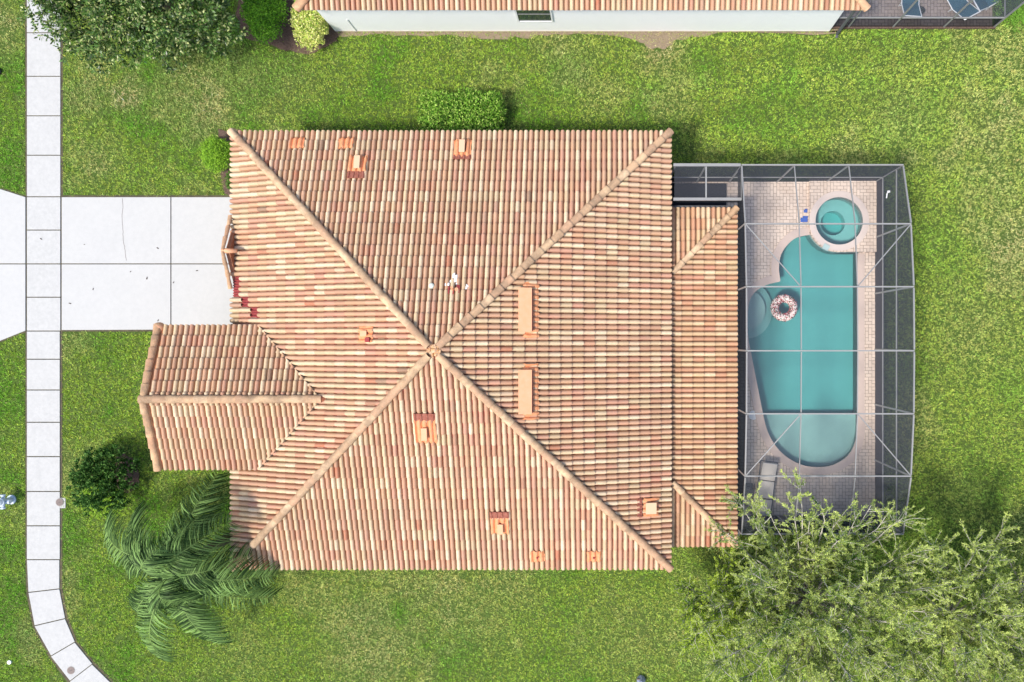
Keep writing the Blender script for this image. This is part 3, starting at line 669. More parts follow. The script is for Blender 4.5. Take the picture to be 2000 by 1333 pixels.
# side alcove of the enclosure
AX = [2.12, 3.20, 4.38]
bars('roof_beam', [((AX[0],YF[0],ZF[0]),(AX[2]-.04,YF[0],ZF[0])), ((AX[0],LY1+.22,ZF[0]),(AX[2]+.03,LY1+.22,ZF[0]))], .09, .09)
bars('purlin', [((AX[1],YF[0]-.05,ZF[0]),(AX[1],LY1+.27,ZF[0])), ((AX[2],YF[0]-.05,ZF[0]+.0),(AX[2],LY1+.27,ZF[0]+.0))], .05, .05)
bars('post', [((AX[1],YF[0],DZ),(AX[1],YF[0],ZF[0]-.05)), ((AX[0]+.06,YF[0],DZ),(AX[0]+.06,YF[0],ZF[0]-.05))], .05, .05)
for a, c in zip(AX[:-1], AX[1:]):
    mesh('roof_screen', [(a+.03,YF[0]-.05,ZF[0]),(c-.03,YF[0]-.05,ZF[0]),(c-.03,LY1+.27,ZF[0]),(a+.03,LY1+.27,ZF[0])], [(3,2,1,0)], M['screen'], CG)
    wallp((a+.03,YF[0]),(c-.03,YF[0]), .97,.97, ZF[0]-.05, ZF[0]-.05); wallp((a+.03,YF[0]),(c-.03,YF[0]), DZ,DZ, .93,.93, 'navy', 'lower_screen')
wallp((AX[0],LY1+.22),(AX[2],LY1+.22), LH,LH, ZF[0]-.05, ZF[0]-.05)
b = MB(); a0, a1 = W(1419,360), W(1300,360); b.abox(2.2, a0.x-.02, LY1+.0, W(1419,360).y, DZ, DZ+.06); o = b.build('alcove_slab', M['black'], bevel=.01); tag(o, 'black rectangular slab on the paving in the alcove above the low roof', 'floor mat')  # flat black slab covering the alcove floor
# ------------------------------------------------------------------ things on the deck
L0 = thing('sun_lounger', 'beige cushioned chaise with a dark frame at the lower left of the pool', 'sun lounger', (*W(1495,955)[:2], DZ))
ax = (W(1501,900)-W(1488,1000)); ax.z = 0; ax.normalize(); sx_ = Vector((ax.y, -ax.x, 0)); bc = W(1478+17,955,.35)
def lpt(s, t, z): return Vector((bc.x, bc.y, 0))+sx_*s+ax*t+Vector((0,0,z))
b = MB(); 
for s in (-1, 1): b.bar(lpt(s*.30,-.98,DZ+.30), lpt(s*.30,1.0,DZ+.30), .035,.035)
for t in (-.98,-.35,.3,1.0): b.bar(lpt(-.30,t,DZ+.30), lpt(.30,t,DZ+.30), .035,.035)
b.bar(lpt(-.36,-.95,DZ+.02), lpt(-.36,.1,DZ+.02), .03,.03); b.bar(lpt(-.36,-.95,DZ+.02), lpt(.3,-1.0,DZ+.02), .03,.03); b.build('frame', M['aludark'], L0)
for s, t in ((-.3,-.9),(.3,-.9),(-.3,.9),(.3,.9)):
    b = MB(); b.bar(lpt(s,t,DZ), lpt(s,t,DZ+.29), .035,.035); b.build('leg', M['aludark'], L0)
for t0, t1, z0, z1 in ((-.95,-.37,DZ+.36,DZ+.36),(-.33,.30,DZ+.36,DZ+.36),(.33,.97,DZ+.36,DZ+.50)):
    b = MB(); a, c = lpt(0,t0,z0), lpt(0,t1,z1); b.bar(a, c, .54, .07); b.build('cushion', M['cushion'], L0, bevel=.02)
b = MB(); c = W(1461,955); b.abox(c.x-.14, c.x+.14, c.y-.22, c.y+.22, DZ, DZ+.10); rt = b.build('foot_tray', M['aludark']); tag(rt, 'small dark tray on the paving left of the beige chaise', 'tray')
for q in ((-.02,.04),(.03,-.08)):
    b = MB(); b.tube([(c.x+q[0]+.05*math.cos(t*.785), c.y+q[1]+.05*math.sin(t*.785), DZ+.115) for t in range(9)], .010, 6); b.build('handle_ring', M['alu'], rt)
for (px, py, w_, h_, lab) in ((1572,414,.13,.10,'small blue float lying by the upper left edge of the raised spa'),(1569,431,.26,.16,'larger blue float lying by the left edge of the raised spa')):
    c = W(px, py); b = MB(); b.abox(c.x-w_/2, c.x+w_/2, c.y-h_/2, c.y+h_/2, DZ, DZ+.05); b.abox(c.x-w_*.2, c.x+w_*.55, c.y+h_*.5+.003, c.y+h_*.9, DZ, DZ+.04); o = b.build('pool_float', M['blue'], bevel=.012); tag(o, lab, 'pool float', 'blue floats beside the spa')
# fitting on the east screen wall
c = Vector((XF[3]-.08, (NY-380)*28.3/F, 1.6)); FX = thing('wall_fitting', 'white curved fitting hung on the right-hand screen wall beside the spa', 'wall fitting', c)
b = MB(); b.tube([c+Vector((0,-.14,-.05)), c+Vector((0,0,0)), c+Vector((.02,.06,.04))], .022, 8); b.build('bracket', M['white'], FX)
b = MB(); b.tube([c+Vector((0,.06,.02)), c+Vector((.09,.08,.05))], .045, 10); b.build('head', M['white'], FX, smooth=True)
# ------------------------------------------------------------------ neighbour's house
NE_ = 11.02; NX0, NX1 = -10.32, 8.5
NH = thing('white_walled_house', 'neighbouring house with a long white wall and a tiled eave along the top edge', 'house', (-1, 15, 0))
NL = 5.0
T = Tiles()
def dclip(x, sgnx): 
    d = Vector((sgnx, 1, 0)).normalized(); nrm = Vector((-d.y, d.x, 0)); p = Vector((x, NE_, 0))
    if nrm.dot(Vector((-1, NE_, 0))-p) > 0: nrm = -nrm
    return (p, nrm)
T.add(*tile_slope((NX1,NE_,EH), (-1,0,0), (0,cs,sn), NX1-NX0, NL/cs, [dclip(NX0,1), dclip(NX1,-1)], warm=.5))
NR = T.build('roof', NH)
b = MB(); z5 = EH+SL*NL; b.add([(NX0,NE_,EH-.03),(NX1,NE_,EH-.03),(NX1-NL,NE_+NL,z5-.03),(NX0+NL,NE_+NL,z5-.03),(NX0,NE_+2*NL,EH-.03),(NX1,NE_+2*NL,EH-.03)], [(0,1,2,3),(0,3,4),(1,5,2),(3,2,5,4),(0,4,5,1)]); b.build('roof_deck', M['deckwood'], NH)
caps(NR, (NX0,NE_,EH+.02), (NX0+NL,NE_+NL,z5+.02), r=.15, tints=np.array([1,.8,.68])); caps(NR, (NX1,NE_,EH+.02), (NX1-NL,NE_+NL,z5+.02), r=.13, tints=np.array([1,.85,.75]))
WYN = 11.36; b = MB(); b.abox(-10.05, 8.07, WYN, WYN+9.3, 0, EH-.05); NW = b.build('wall', M['wallwhite'], NH)
b = MB(); b.abox(NX0+.05, NX1-.05, NE_+.05, NE_+.08, EH-.20, EH-.04); b.build('fascia', M['trimwhite'], NH)
b = MB(); b.abox(-10.045, 8.065, WYN-.015, WYN-.001, 0, .05); b.build('base_course', mat('wall_foot', (.50,.43,.34), .9, noise=(5,.6,(.66,.62,.56))), NH)
xw0, xw1 = -3.25, -1.99
b = MB()
for (x0,x1,z0,z1) in ((xw0,xw1,.98,1.02),(xw0,xw1,2.2,2.26),(xw0,xw0+.06,1.02,2.2),(xw1-.05,xw1,1.02,2.2)): b.abox(x0,x1,WYN-.05,WYN-.002,z0,z1)
wf = b.build('window', M['trimwhite'], NH)
b = MB(); b.abox(xw0+.06,xw1-.05,WYN-.02,WYN-.004,1.02,2.2); b.build('pane', M['glass'], wf)
b = MB(); b.abox(xw0+.06,xw1-.05,WYN-.035,WYN-.021,1.60,1.64); b.build('sash_bar', M['alu'], wf)
b = MB(); b.abox(-9.28,-9.25,WYN-.03,WYN-.002,.05,1.1); b.build('conduit', M['trimwhite'], NH)
b = MB(); a = (8.32, 11.22); b.tube([(a[0],a[1]-.12,.06),(a[0],a[1],.12),(a[0],a[1],2.55),(a[0]+.02,a[1]-.0,2.70)], .055, 8); b.build('downspout', M['aludark'], NH)
# neighbour's patio, its cage and loungers
b = MB(); b.abox(8.10, 14.02, 11.54, 17.5, -.02, .06); tag(b.build('patio', M['paver2']), kind='structure')
b = MB(); b.abox(8.10, 14.14, 11.44, 11.54, -.02, .075); tag(b.build('patio_kerb', M['mulch']), kind='structure')
NC = thing('patio_screen_enclosure', 'dark framed screen enclosure on the neighbouring patio at the top right corner', 'screen enclosure', (11.2, 14, .06))
bars('post', [((x,11.5,.06),(x,11.5,2.6)) for x in (8.75,10.38,12.24,14.08)]+[((14.08,y,.06),(14.08,y,2.6)) for y in (13.4,15.3)], .05, .05, 'alu', NC)
bars('rail', [((8.14,11.5,.9),(14.05,11.5,.9)), ((14.08,11.53,.9),(14.08,17.4,.9))], .05, .04, 'alu', NC)
bars('eave_beam', [((8.14,11.5,2.63),(14.11,11.5,2.63)), ((14.08,11.54,2.63),(14.08,17.4,2.63))], .06, .06, 'alu', NC)
for x0, x1 in ((8.14,8.72),(8.78,10.35),(10.41,12.21),(12.27,14.05)):
    mesh('wall_screen', [(x0,11.5,.93),(x1,11.5,.93),(x1,11.5,2.6),(x0,11.5,2.6)], [(0,1,2,3)], M['screen'], NC)
    mesh('lower_screen', [(x0,11.5,.07),(x1,11.5,.07),(x1,11.5,.88),(x0,11.5,.88)], [(0,1,2,3)], M['wallscreen'], NC)
mesh('wall_screen', [(14.08,11.54,.07),(14.08,17.4,.07),(14.08,17.4,2.6),(14.08,11.54,2.6)], [(0,1,2,3)], M['wallscreen'], NC)
def lounger(px, py, ang, lab, first=None):
    loc = W(px, py, .35); loc.z = .06
    if first is None:
        root = thing('patio_lounger', lab, 'sun lounger', (0,0,0), 'teal loungers on the neighbouring patio')
        for s in (-.31,.31):
            b = MB(); b.tube([(s,-.95,.32),(s,.25,.32),(s,.85,.72)], .02, 8); b.build('side_rail', M['white'], root)
        for s, t in ((-.31,-.75),(.31,-.75),(-.31,.2),(.31,.2)):
            b = MB(); b.tube([(s,t,0),(s,t,.32)], .018, 8); b.build('leg', M['white'], root)
        b = MB(); b.bar((-.31,-.75,.05),(.31,-.75,.05),.03,.03); b.bar((-.31,.2,.05),(.31,.2,.05),.03,.03); b.bar((-.31,-.95,.32),(.31,-.95,.32),.035,.035); b.bar((-.31,.84,.71),(.31,.84,.71),.035,.035); b.build('crossbar', M['white'], root)
        b = MB(); b.box((0,-.35,.325),(.29,0,0),(0,.60,0),(0,0,.008)); b.build('seat', M['teal'], root)
        b = MB(); b.box((0,.55,.525),(.29,0,0),Vector((0,.30,.20))*.98,(0,-.005,.007)); b.build('backrest', M['teal'], root)
    else:
        root = first.copy(); COL.objects.link(root); root['label'] = lab
        for ch in first.children:
            c = ch.copy(); COL.objects.link(c); c.parent = root
    root.location = loc; root.rotation_euler = (0,0,ang); return root
l0 = lounger(1778, -4, math.radians(176), 'teal sling lounger nearest the white house wall, white frame')
lounger(1868, 0, math.radians(208), 'middle teal sling lounger on the neighbouring patio, turned slightly', l0)
lounger(1934, -6, math.radians(120), 'rightmost teal sling lounger against the patio screen', l0)
b = MB(); c = W(1786,28); b.disc((c.x,c.y), .26, .062, .40, 20, .16); o = b.build('lounger_shadow_block', M['black'], bevel=.04); tag(o, 'black block in place of the shadow below the teal lounger', 'shadow block')  # black disc added as the shadow under the lounger
# ------------------------------------------------------------------ plants
def leaves(C, D, N, L, Wd, fold=.0):
    """C centres, D unit long directions, N leaf normals; diamond leaves -> V, F"""
    C, D, N = np.asarray(C), np.asarray(D), np.asarray(N)
    D = D/np.linalg.norm(D, axis=1, keepdims=True); X = np.cross(D, N); X /= np.linalg.norm(X, axis=1, keepdims=True)+1e-9
    L = np.broadcast_to(np.asarray(L), (len(C),))[:, None]; Wd = np.broadcast_to(np.asarray(Wd), (len(C),))[:, None]
    V = np.empty((len(C), 4, 3)); V[:,0] = C-D*L/2; V[:,1] = C+X*Wd/2+D*L*.05; V[:,2] = C+D*L/2; V[:,3] = C-X*Wd/2+D*L*.05
    return V.reshape(-1, 3), np.arange(len(C)*4).reshape(-1, 4)
def rnd(n): 
    v = R.normal(size=(n,3)); return v/np.linalg.norm(v, axis=1, keepdims=True)
def tones(n, pal, jit=.18, per=4):
    pal = np.array(pal); c = pal[R.integers(0, len(pal), n)]*(1+R.normal(size=(n,1))*jit); return np.repeat(np.clip(c, .004, 1), per, axis=0)
def lump(D, seed, f=2.2, a=.25):
    return 1+a*(vnoise(np.c_[D[:,0]*f+D[:,2]*1.3, D[:,1]*f-D[:,2]], 1.7, seed)-.5)*2+a*.5*(vnoise(np.c_[D[:,0]*f, D[:,1]*f+D[:,2]*2], 4.5, seed+3)-.5)*2
def bush(name, label, cat, cen, rad, n, L, Wd, pal, material, seed=1, box=0, clump=.0, up=.5, trunk=.05, tip=None, group=None, lumpy=.25):
    cen = Vector(cen); root = thing(name, label, cat, (cen.x, cen.y, 0), group)
    D = rnd(n); D[:,2] = np.abs(D[:,2])*1.0-.12
    if box: D = np.sign(D)*np.abs(D)**box; 
    D /= np.linalg.norm(D, axis=1, keepdims=True)
    if box:
        m = np.max(np.abs(D), axis=1, keepdims=True); shape = D/m*.80+D*.20
    else: shape = D
    rr = (R.random(n)**.35)[:, None]; lf = lump(D, seed, a=lumpy)[:, None]
    P = shape*np.array(rad)*rr*lf+np.array(cen)
    if clump:   # gather leaves to rosettes
        K = max(8, int(n/22)); Kc = P[R.integers(0, n, K)]; ix = R.integers(0, K, n); out = Kc[ix]-np.array(cen); out /= np.linalg.norm(out, axis=1, keepdims=True)+1e-6
        dd_ = rnd(n)+out*1.1; dd_ /= np.linalg.norm(dd_, axis=1, keepdims=True); P = Kc[ix]+dd_*clump*R.uniform(.3,1,(n,1)); LD = dd_
    else: LD = rnd(n)+D*.6
    LD[:,2] *= .6; P[:,2] = np.maximum(P[:,2], .03)
    Nn = D*.6+rnd(n)*.7+np.array([0,0,up])
    V, Fq = leaves(P, LD, Nn, L*R.uniform(.7,1.25,n), Wd*R.uniform(.8,1.2,n))
    T_ = tones(n, pal)
    mesh('foliage', V, Fq, material, root, T_)
    b = MB()
    for k in range(max(3, int(rad[0]*6))):
        a = random.uniform(0,6.28); q = random.uniform(.3,.75); e = Vector((cen.x+rad[0]*q*math.cos(a), cen.y+rad[1]*q*math.sin(a), cen.z+rad[2]*.5))
        b.tube([(cen.x+.05*math.cos(a), cen.y+.05*math.sin(a), -.02), Vector((cen.x,cen.y,cen.z*.5)).lerp(e,.4), e], [trunk, trunk*.7, trunk*.25], 6)
    b.build('stem', M['barkdark'], root)
    return root
def g(*a): return [np.array(x) for x in a]
GR1 = g((.075,.16,.022),(.10,.20,.03),(.05,.11,.018),(.14,.24,.05))
# hedge beside the house
c = W(906,219,.9); bush('clipped_shrub', 'square clipped green shrub against the upper eave of the tiled house', 'shrub', (c.x, c.y-.06, .55), (1.52,.84,.78), 15000, .095,.038, g((.14,.32,.03),(.24,.46,.05),(.04,.10,.012),(.48,.66,.14)), M['leaf'], 3, box=.92, lumpy=.20)
c = W(420,300,.6); bush('round_shrub', 'small round lime green shrub at the upper left corner of the house', 'shrub', (c.x, c.y, .42), (.58,.66,.50), 5200, .07,.03, g((.24,.44,.03),(.32,.54,.05),(.14,.29,.03)), M['leaf'], 5, lumpy=.15)
c = W(444,350,.4); bush('low_plant', 'low dark plant between lime shrub and driveway', 'plant', (c.x+.05, c.y, .15), (.20,.42,.28), 500, .10,.04, g((.07,.15,.02),(.12,.22,.04)), M['leaf'], 6)
c = W(206,932,.8); bush('round_shrub', 'round dark green shrub standing on the front lawn beside the sidewalk', 'shrub', (c.x, c.y, .70), (1.08,1.12,.95), 7500, .12,.045, g((.03,.09,.014),(.045,.12,.02),(.02,.06,.010),(.14,.28,.06)), M['leaf'], 8, clump=.15, lumpy=.22)
c = W(206,955,.0); bush('ground_tuft', 'bright green tuft of low growth under the round dark shrub', 'plant', (c.x, c.y-.35, .06), (.95,.65,.16), 2600, .09,.02, g((.26,.46,.03),(.34,.55,.06)), M['leaf'], 9)
c = W(510,28,1.0); bush('rounded_shrub', 'bright mid green shrub between the big glossy tree and the yellow shrub', 'shrub', (c.x, c.y+.35, .75), (.78,1.30,.75), 9000, .085,.04, g((.18,.42,.03),(.24,.50,.04),(.11,.26,.03)), M['leaf'], 10, lumpy=.2)
c = W(601,40,.8); bush('variegated_shrub', 'yellow and cream leaved shrub at the corner of the white walled house', 'shrub', (c.x+.03, c.y+.05, .60), (.66,1.05,.70), 7500, .085,.045, g((.72,.72,.22),(.80,.78,.34),(.34,.50,.08),(.60,.66,.16)), M['leaf'], 12, lumpy=.18)
c = W(1990,30,.5); bush('corner_shrub', 'leafy green shrub outside the neighbouring screen at the top right corner', 'shrub', (c.x+.2, c.y+.3, .5), (1.0,.9,.6), 6000, .075,.03, g((.16,.34,.04),(.22,.42,.06)), M['leaf'], 13)
# glossy tree at the upper left
def glossy_tree():
    cen = np.array([-15.65, 11.85, 2.7]); rad = np.array([3.35,2.45,2.0]); root = thing('glossy_leaved_tree', 'dense tree with large dark glossy leaves overhanging the sidewalk at the upper left', 'tree', (cen[0], cen[1], 0))
    n = 46000; D = rnd(n); D[:,2] = np.abs(D[:,2])-.15; D /= np.linalg.norm(D, axis=1, keepdims=True)
    lf = lump(D, 21, 2.6, .32)[:, None]; P = cen+D*rad*lf*(R.random(n)**.25)[:, None]
    K = 2600; Kc = P[:K]; ix = R.integers(0, K, n); out = Kc[ix]-cen; out /= np.linalg.norm(out, axis=1, keepdims=True)
    dd_ = rnd(n)+out*.9; dd_ /= np.linalg.norm(dd_, axis=1, keepdims=True); P = Kc[ix]+dd_*R.uniform(.04,.20,(n,1))
    V, Fq = leaves(P, dd_, out*.8+rnd(n)*.55+np.array([0,0,.5]), .135*R.uniform(.7,1.2,n), .058*R.uniform(.8,1.2,n))
    mesh('crown', V, Fq, M['glossleaf'], root, tones(n, g((.06,.125,.02),(.13,.22,.045),(.03,.065,.012),(.38,.42,.16),(.09,.19,.035))))
    b = MB(); b.tube([(cen[0],cen[1],-.05),(cen[0]+.05,cen[1],1.2),(cen[0],cen[1],2.4)], [.17,.13,.11], 10)
    for k in range(16):
        d = D[k*7]; e = cen+d*rad*.8; b.tube([(cen[0],cen[1],1.2+.07*k), (cen[0]+d[0]*rad[0]*.4, cen[1]+d[1]*rad[1]*.4, 2.2+.08*k), e], [.07,.05,.015], 6)
    b.build('trunk', M['barkdark'], root)
glossy_tree()
# feathery trees at the lower right
def feathery(base, cen, rad, nl, ns, seed, label, pal, top=()):
    rs = np.random.default_rng(seed); root = thing('feathery_tree', label, 'tree', (base[0], base[1], 0), 'feathery trees at the lower right')
    cen, rad = np.array(cen, float), np.array(rad, float); b = MB(); tw = MB()
    fork = np.array([base[0], base[1], cen[2]-rad[2]*.75]); b.tube([(base[0],base[1],-.05), fork*.5+np.array([base[0]+.05,base[1],0])*.5, fork], [.15,.12,.10], 10)
    C, Dl, Nn, col = [], [], [], []
    Lall = []
    for i in range(nl+len(top)):
        th = i*2.399963+rs.uniform(-.3,.3); q = math.sqrt(min(i+.6,nl)/nl); el = rs.uniform(.35,1.0)
        zz = math.sqrt(max(0, 1-q*q*.95))*el; d = np.array([q*math.cos(th), q*math.sin(th), zz-.1*q])
        f = 1+.34*(rs.random()-.5)*2; tipp = cen+d*rad*f*np.array([1,1,1]); tipp = tipp if i < nl else np.array(top[i-nl]); mid = fork*.45+tipp*.55+np.array([0,0,.25*rs.random()])+rs.normal(size=3)*.15
        r0 = .045*rs.uniform(.6,1.2)
        pts = [fork*(1-t)**2+2*t*(1-t)*mid+t*t*tipp for t in np.linspace(0,1,7)]; pts = [p+rs.normal(size=3)*.04 for p in pts]
        b.tube(pts, list(np.linspace(r0,.008,7)), 5, cap=False)
        lt = rs.random()
        for s in range(ns if i < nl else int(ns*.45)):
            t = 1-.62*rs.random()**1.5; p = pts[min(6,int(t*6))]*(1-(t*6)%1)+pts[min(6,int(t*6)+1)]*((t*6)%1); o = (tipp-fork); o = o/np.linalg.norm(o)
            sd = o*.85+rs.normal(size=3)*.55+np.array([0,0,.35]); sd /= np.linalg.norm(sd); sl_ = rs.uniform(.35,.95)
            e = p+sd*sl_; bend = p+sd*sl_*.55+rs.normal(size=3)*.05
            tw.tube([p, bend, e], [.012,.008,.004], 3, cap=False)
            nb = int(52*sl_/.7); u = rs.random(nb)**.8; base_ = p+(e-p)*u[:,None]+(bend-(p+e)/2)*(4*u*(1-u))[:,None]*.5
            ld = sd*.9+rs.normal(size=(nb,3))*.55; ld /= np.linalg.norm(ld, axis=1, keepdims=True)
            C.append(base_+ld*.045+rs.normal(size=(nb,3))*.012); Dl.append(ld); Nn.append(rs.normal(size=(nb,3))*.6+np.array([0,0,.9]))
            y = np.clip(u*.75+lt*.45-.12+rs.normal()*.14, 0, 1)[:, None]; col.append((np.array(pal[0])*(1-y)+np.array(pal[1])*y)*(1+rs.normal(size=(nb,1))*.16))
    C, Dl, Nn, col = map(np.vstack, (C, Dl, Nn, col)); n = len(C)
    V, Fq = leaves(C, Dl, Nn, .090*rs.uniform(.7,1.25,n), .024*rs.uniform(.8,1.3,n))
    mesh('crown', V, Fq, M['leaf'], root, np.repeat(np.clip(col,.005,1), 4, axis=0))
    tk = b.build('trunk', M['bark'], root, smooth=True); tw.build('twigs', M['bark'], tk)
    return root
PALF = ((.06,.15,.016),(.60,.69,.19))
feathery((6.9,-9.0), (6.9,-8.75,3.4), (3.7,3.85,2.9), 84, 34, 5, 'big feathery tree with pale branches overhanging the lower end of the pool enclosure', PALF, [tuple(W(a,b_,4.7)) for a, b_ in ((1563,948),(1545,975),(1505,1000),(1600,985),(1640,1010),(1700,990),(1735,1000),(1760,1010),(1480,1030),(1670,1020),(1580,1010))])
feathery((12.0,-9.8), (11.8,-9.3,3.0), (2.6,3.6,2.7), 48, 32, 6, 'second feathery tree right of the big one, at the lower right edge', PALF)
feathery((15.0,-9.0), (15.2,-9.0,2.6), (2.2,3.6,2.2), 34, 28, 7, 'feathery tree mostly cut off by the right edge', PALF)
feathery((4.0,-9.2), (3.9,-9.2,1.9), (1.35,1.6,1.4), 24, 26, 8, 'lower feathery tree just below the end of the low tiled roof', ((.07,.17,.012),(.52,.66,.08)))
# palm
def palm():
    c = W(352,1100,3.3); root = thing('palm_tree', 'palm with drooping feathery fronds at the lower left corner of the house', 'palm tree', (c.x, c.y, 0))
    b = MB(); b.tube([(c.x,c.y,-.05),(c.x+.03,c.y,.8),(c.x,c.y,2.0),(c.x,c.y,2.9),(c.x,c.y,3.35)], [.20,.15,.14,.13,.09], 12); b.build('trunk', M['barkdark'], root, smooth=True)
    FR = [((212,1022),1.5,-.2),((262,1010),2.0,-.3),((442,930),2.6,.3),((420,985),3.2,.1),((470,1010),4.2,.0),((545,1108),3.4,-.2),((500,1090),3.6,.2),((525,1178),2.0,.4),((455,1250),1.8,-.3),((400,1230),2.6,.2),((308,1278),1.6,.3),((285,1205),2.2,-.2),((330,1180),3.2,.3),((250,1060),2.4,.4),((390,1020),4.6,.0),((400,1160),3.8,-.3)]
    for k, ((tx, ty), tz, curl) in enumerate(FR):
        tip = W(tx, ty, max(.6, tz-.6)); a = Vector((c.x,c.y,3.25)); d = tip-a; d.z = 0; L = d.length; dn = d.normalized(); side = Vector((-dn.y, dn.x, 0))
        rise = max(.5, tz-3.25+.9)
        P = []
        for i in range(25):
            t = i/24; z = 3.25+(rise*1.6)*math.sin(math.pi*min(1,t*.9))*(1-t*.35)+(tip.z-3.25)*t**2.2
            P.append(a+d*t+side*curl*L*.30*t*t+Vector((0,0,z-3.25)))
        bb = MB(); bb.tube(P, [max(.006, .030*(1-i/25)) for i in range(25)], 5, cap=False); rc = bb.build('frond', mat('frond_stalk', (.20,.30,.08), .6) if k == 0 else bpy.data.materials['frond_stalk'], root)
        V = []; Fq = []; C = []
        for i in range(96):
            t = .10+.89*i/95; f = t*24; q = P[int(f)].lerp(P[min(24,int(f)+1)], f%1); tan = (P[min(24,int(f)+1)]-P[int(f)]).normalized()
            sd = tan.cross(Vector((0,0,1))).normalized()
            ll = (.80*math.sin(math.pi*min(1,(t*.80+.14)))**.6+.06)*random.uniform(.75,1.15)
            for s in (-1,1):
                sp = random.uniform(.45,.8); up = random.uniform(-.05,.35)
                d0 = (sd*s+tan*sp+Vector((0,0,up))).normalized(); x = d0.cross(Vector((0,0,1))).normalized()
                pts = [q, q+d0*ll*.35+Vector((0,0,-.02)), q+d0*ll*.70+Vector((0,0,-.13*ll/.5)), q+d0*ll*.92+tan*.05+Vector((0,0,-.36*ll/.5))]
                wv = [.006,.0150,.012,.002]; k0 = len(V); g_ = random.random()**1.5; cc = np.array((.008,.032,.007))*(1-g_)+np.array((.30,.48,.14))*g_
                for pp, ww in zip(pts, wv): V += [pp+x*ww, pp-x*ww]; C += [cc, cc]
                for m_ in range(3): Fq.append((k0+2*m_, k0+2*m_+1, k0+2*m_+3, k0+2*m_+2))
        mesh('leaflets', [tuple(v) for v in V], np.array(Fq), M['leaf'], rc, np.array(C))
palm()
# ------------------------------------------------------------------ small street things
c = W(4,981,.5); HY = thing('fire_hydrant', 'pale blue grey hydrant on the grass at the left edge', 'fire hydrant', (c.x, c.y, 0))
b = MB(); b.tube([(c.x,c.y,0),(c.x,c.y,.06),(c.x,c.y,.07),(c.x,c.y,.55),(c.x,c.y,.57),(c.x,c.y,.62)], [.17,.17,.11,.11,.15,.15], 16); b.build('barrel', M['hydr'], HY, smooth=False)
b = MB(); b.tube([(c.x,c.y,.62),(c.x,c.y,.70),(c.x,c.y,.76),(c.x,c.y,.80)], [.13,.10,.05,.035], 16); b.build('bonnet', mat('hydrant_cap', (.66,.70,.76), .4, .5), HY)
for d in ((1,0),(0,1),(0,-1)):
    b = MB(); b.tube([(c.x+d[0]*.09,c.y+d[1]*.09,.45),(c.x+d[0]*.20,c.y+d[1]*.20,.45),(c.x+d[0]*.205,c.y+d[1]*.205,.45),(c.x+d[0]*.26,c.y+d[1]*.26,.45)], [.06,.06,.085,.08], 12); b.build('outlet', M['hydr'], HY)
def cover(px, py, lab, slab=False):
    c = W(px, py); root = thing('utility_cover', lab, 'utility cover', (c.x, c.y, .04), 'round covers along the sidewalk')
    b = MB(); b.disc((c.x,c.y), .125, .03, .052, 24); b.build('lid', M['iron'], root)
    b = MB(); b.disc((c.x,c.y), .145, .03, .047, 24); b.build('rim', mat('cover_rim', (.30,.27,.25), .8), root)
    b = MB(); b.tube([(c.x-.03,c.y,.055),(c.x+.03,c.y,.055)], .008, 6); b.build('handle', M['aludark'], root)
    if slab:
        b = MB(); b.abox(c.x-.02, c.x+.20, c.y-.22, c.y+.16, -.01, .028); b.build('collar', M['walk'], root)
cover(118,981,'round iron cover at the right edge of the sidewalk beside the dark shrub', True); cover(140,1309,'round iron cover set in the curving sidewalk at the bottom')
c = W(20,1293); b = MB(); b.disc((c.x,c.y), .075, -.01, .07, 14); o = b.build('marker', M['white'], bevel=.01); tag(o, 'small white marker cap in the grass at the lower left', 'marker')
c = W(1252,1326); root = thing('garden_ornament', 'small blue grey ornament in the grass at the bottom edge', 'ornament', (c.x,c.y,0))
b = MB(); b.tube([(c.x,c.y,0),(c.x,c.y,.1),(c.x+.02,c.y,.22),(c.x,c.y,.36)], [.15,.17,.12,.05], 10); b.build('body', mat('blue_grey_stone', (.20,.23,.32), .7, noise=(14,.6,(.38,.42,.50))), root)
b = MB(); b.box((c.x-.10,c.y+.06,.20), (.06,0,0),(0,.03,.02),(0,0,.03)); b.build('spout', M['iron'], root)
b = MB(); c = W(0,141); b.tube([(c.x-.05,c.y-.12,.03),(c.x,c.y,.09),(c.x-.04,c.y+.13,.03)], [.06,.11,.05], 9); o = b.build('stone', mat('dark_stone', (.035,.035,.04), .8), None); tag(o, 'dark stone in the grass cut by the left edge', 'stone')
# fallen leaves on the concrete
lm = mat('dry_leaf', (.06,.045,.035), .8)
first = None
LV = [(165,478,'on the bridge of sidewalk between drive and apron, darkest one'),(80,467,'on the sidewalk square level with the middle of the drive'),(137,593,'near the lower left corner of the driveway'),(385,529,'on the driveway nearest the garage'),(308,485,'on the upper driveway slab left of the long joint'),(287,544,'on the middle of the lower driveway slab'),(339,552,'touching the long driveway joint'),(309,626,'near the lower edge of the driveway'),(255,531,'just below the driveway crossing joint'),(182,565,'tiny one on the lower left driveway slab')]
for i, (px, py, lab) in enumerate(LV):
    c = W(px, py, .05)
    if first is None:
        V = [(-.06,0,.002),(-.02,.025,.012),(.05,.012,.006),(.07,0,.016),(.03,-.022,.010),(-.03,-.02,.004)]; o = mesh('fallen_leaf', V, [(0,5,4,3,2,1)], lm); first = o
    else: o = first.copy(); COL.objects.link(o)
    o.location = (c.x, c.y, .047); o.rotation_euler = (0,0,random.uniform(0,6.28)); s = random.uniform(.45,.95); o.scale = (s,s,1)
    tag(o, 'dry fallen leaf '+lab, 'leaf', 'dry leaves on the concrete')
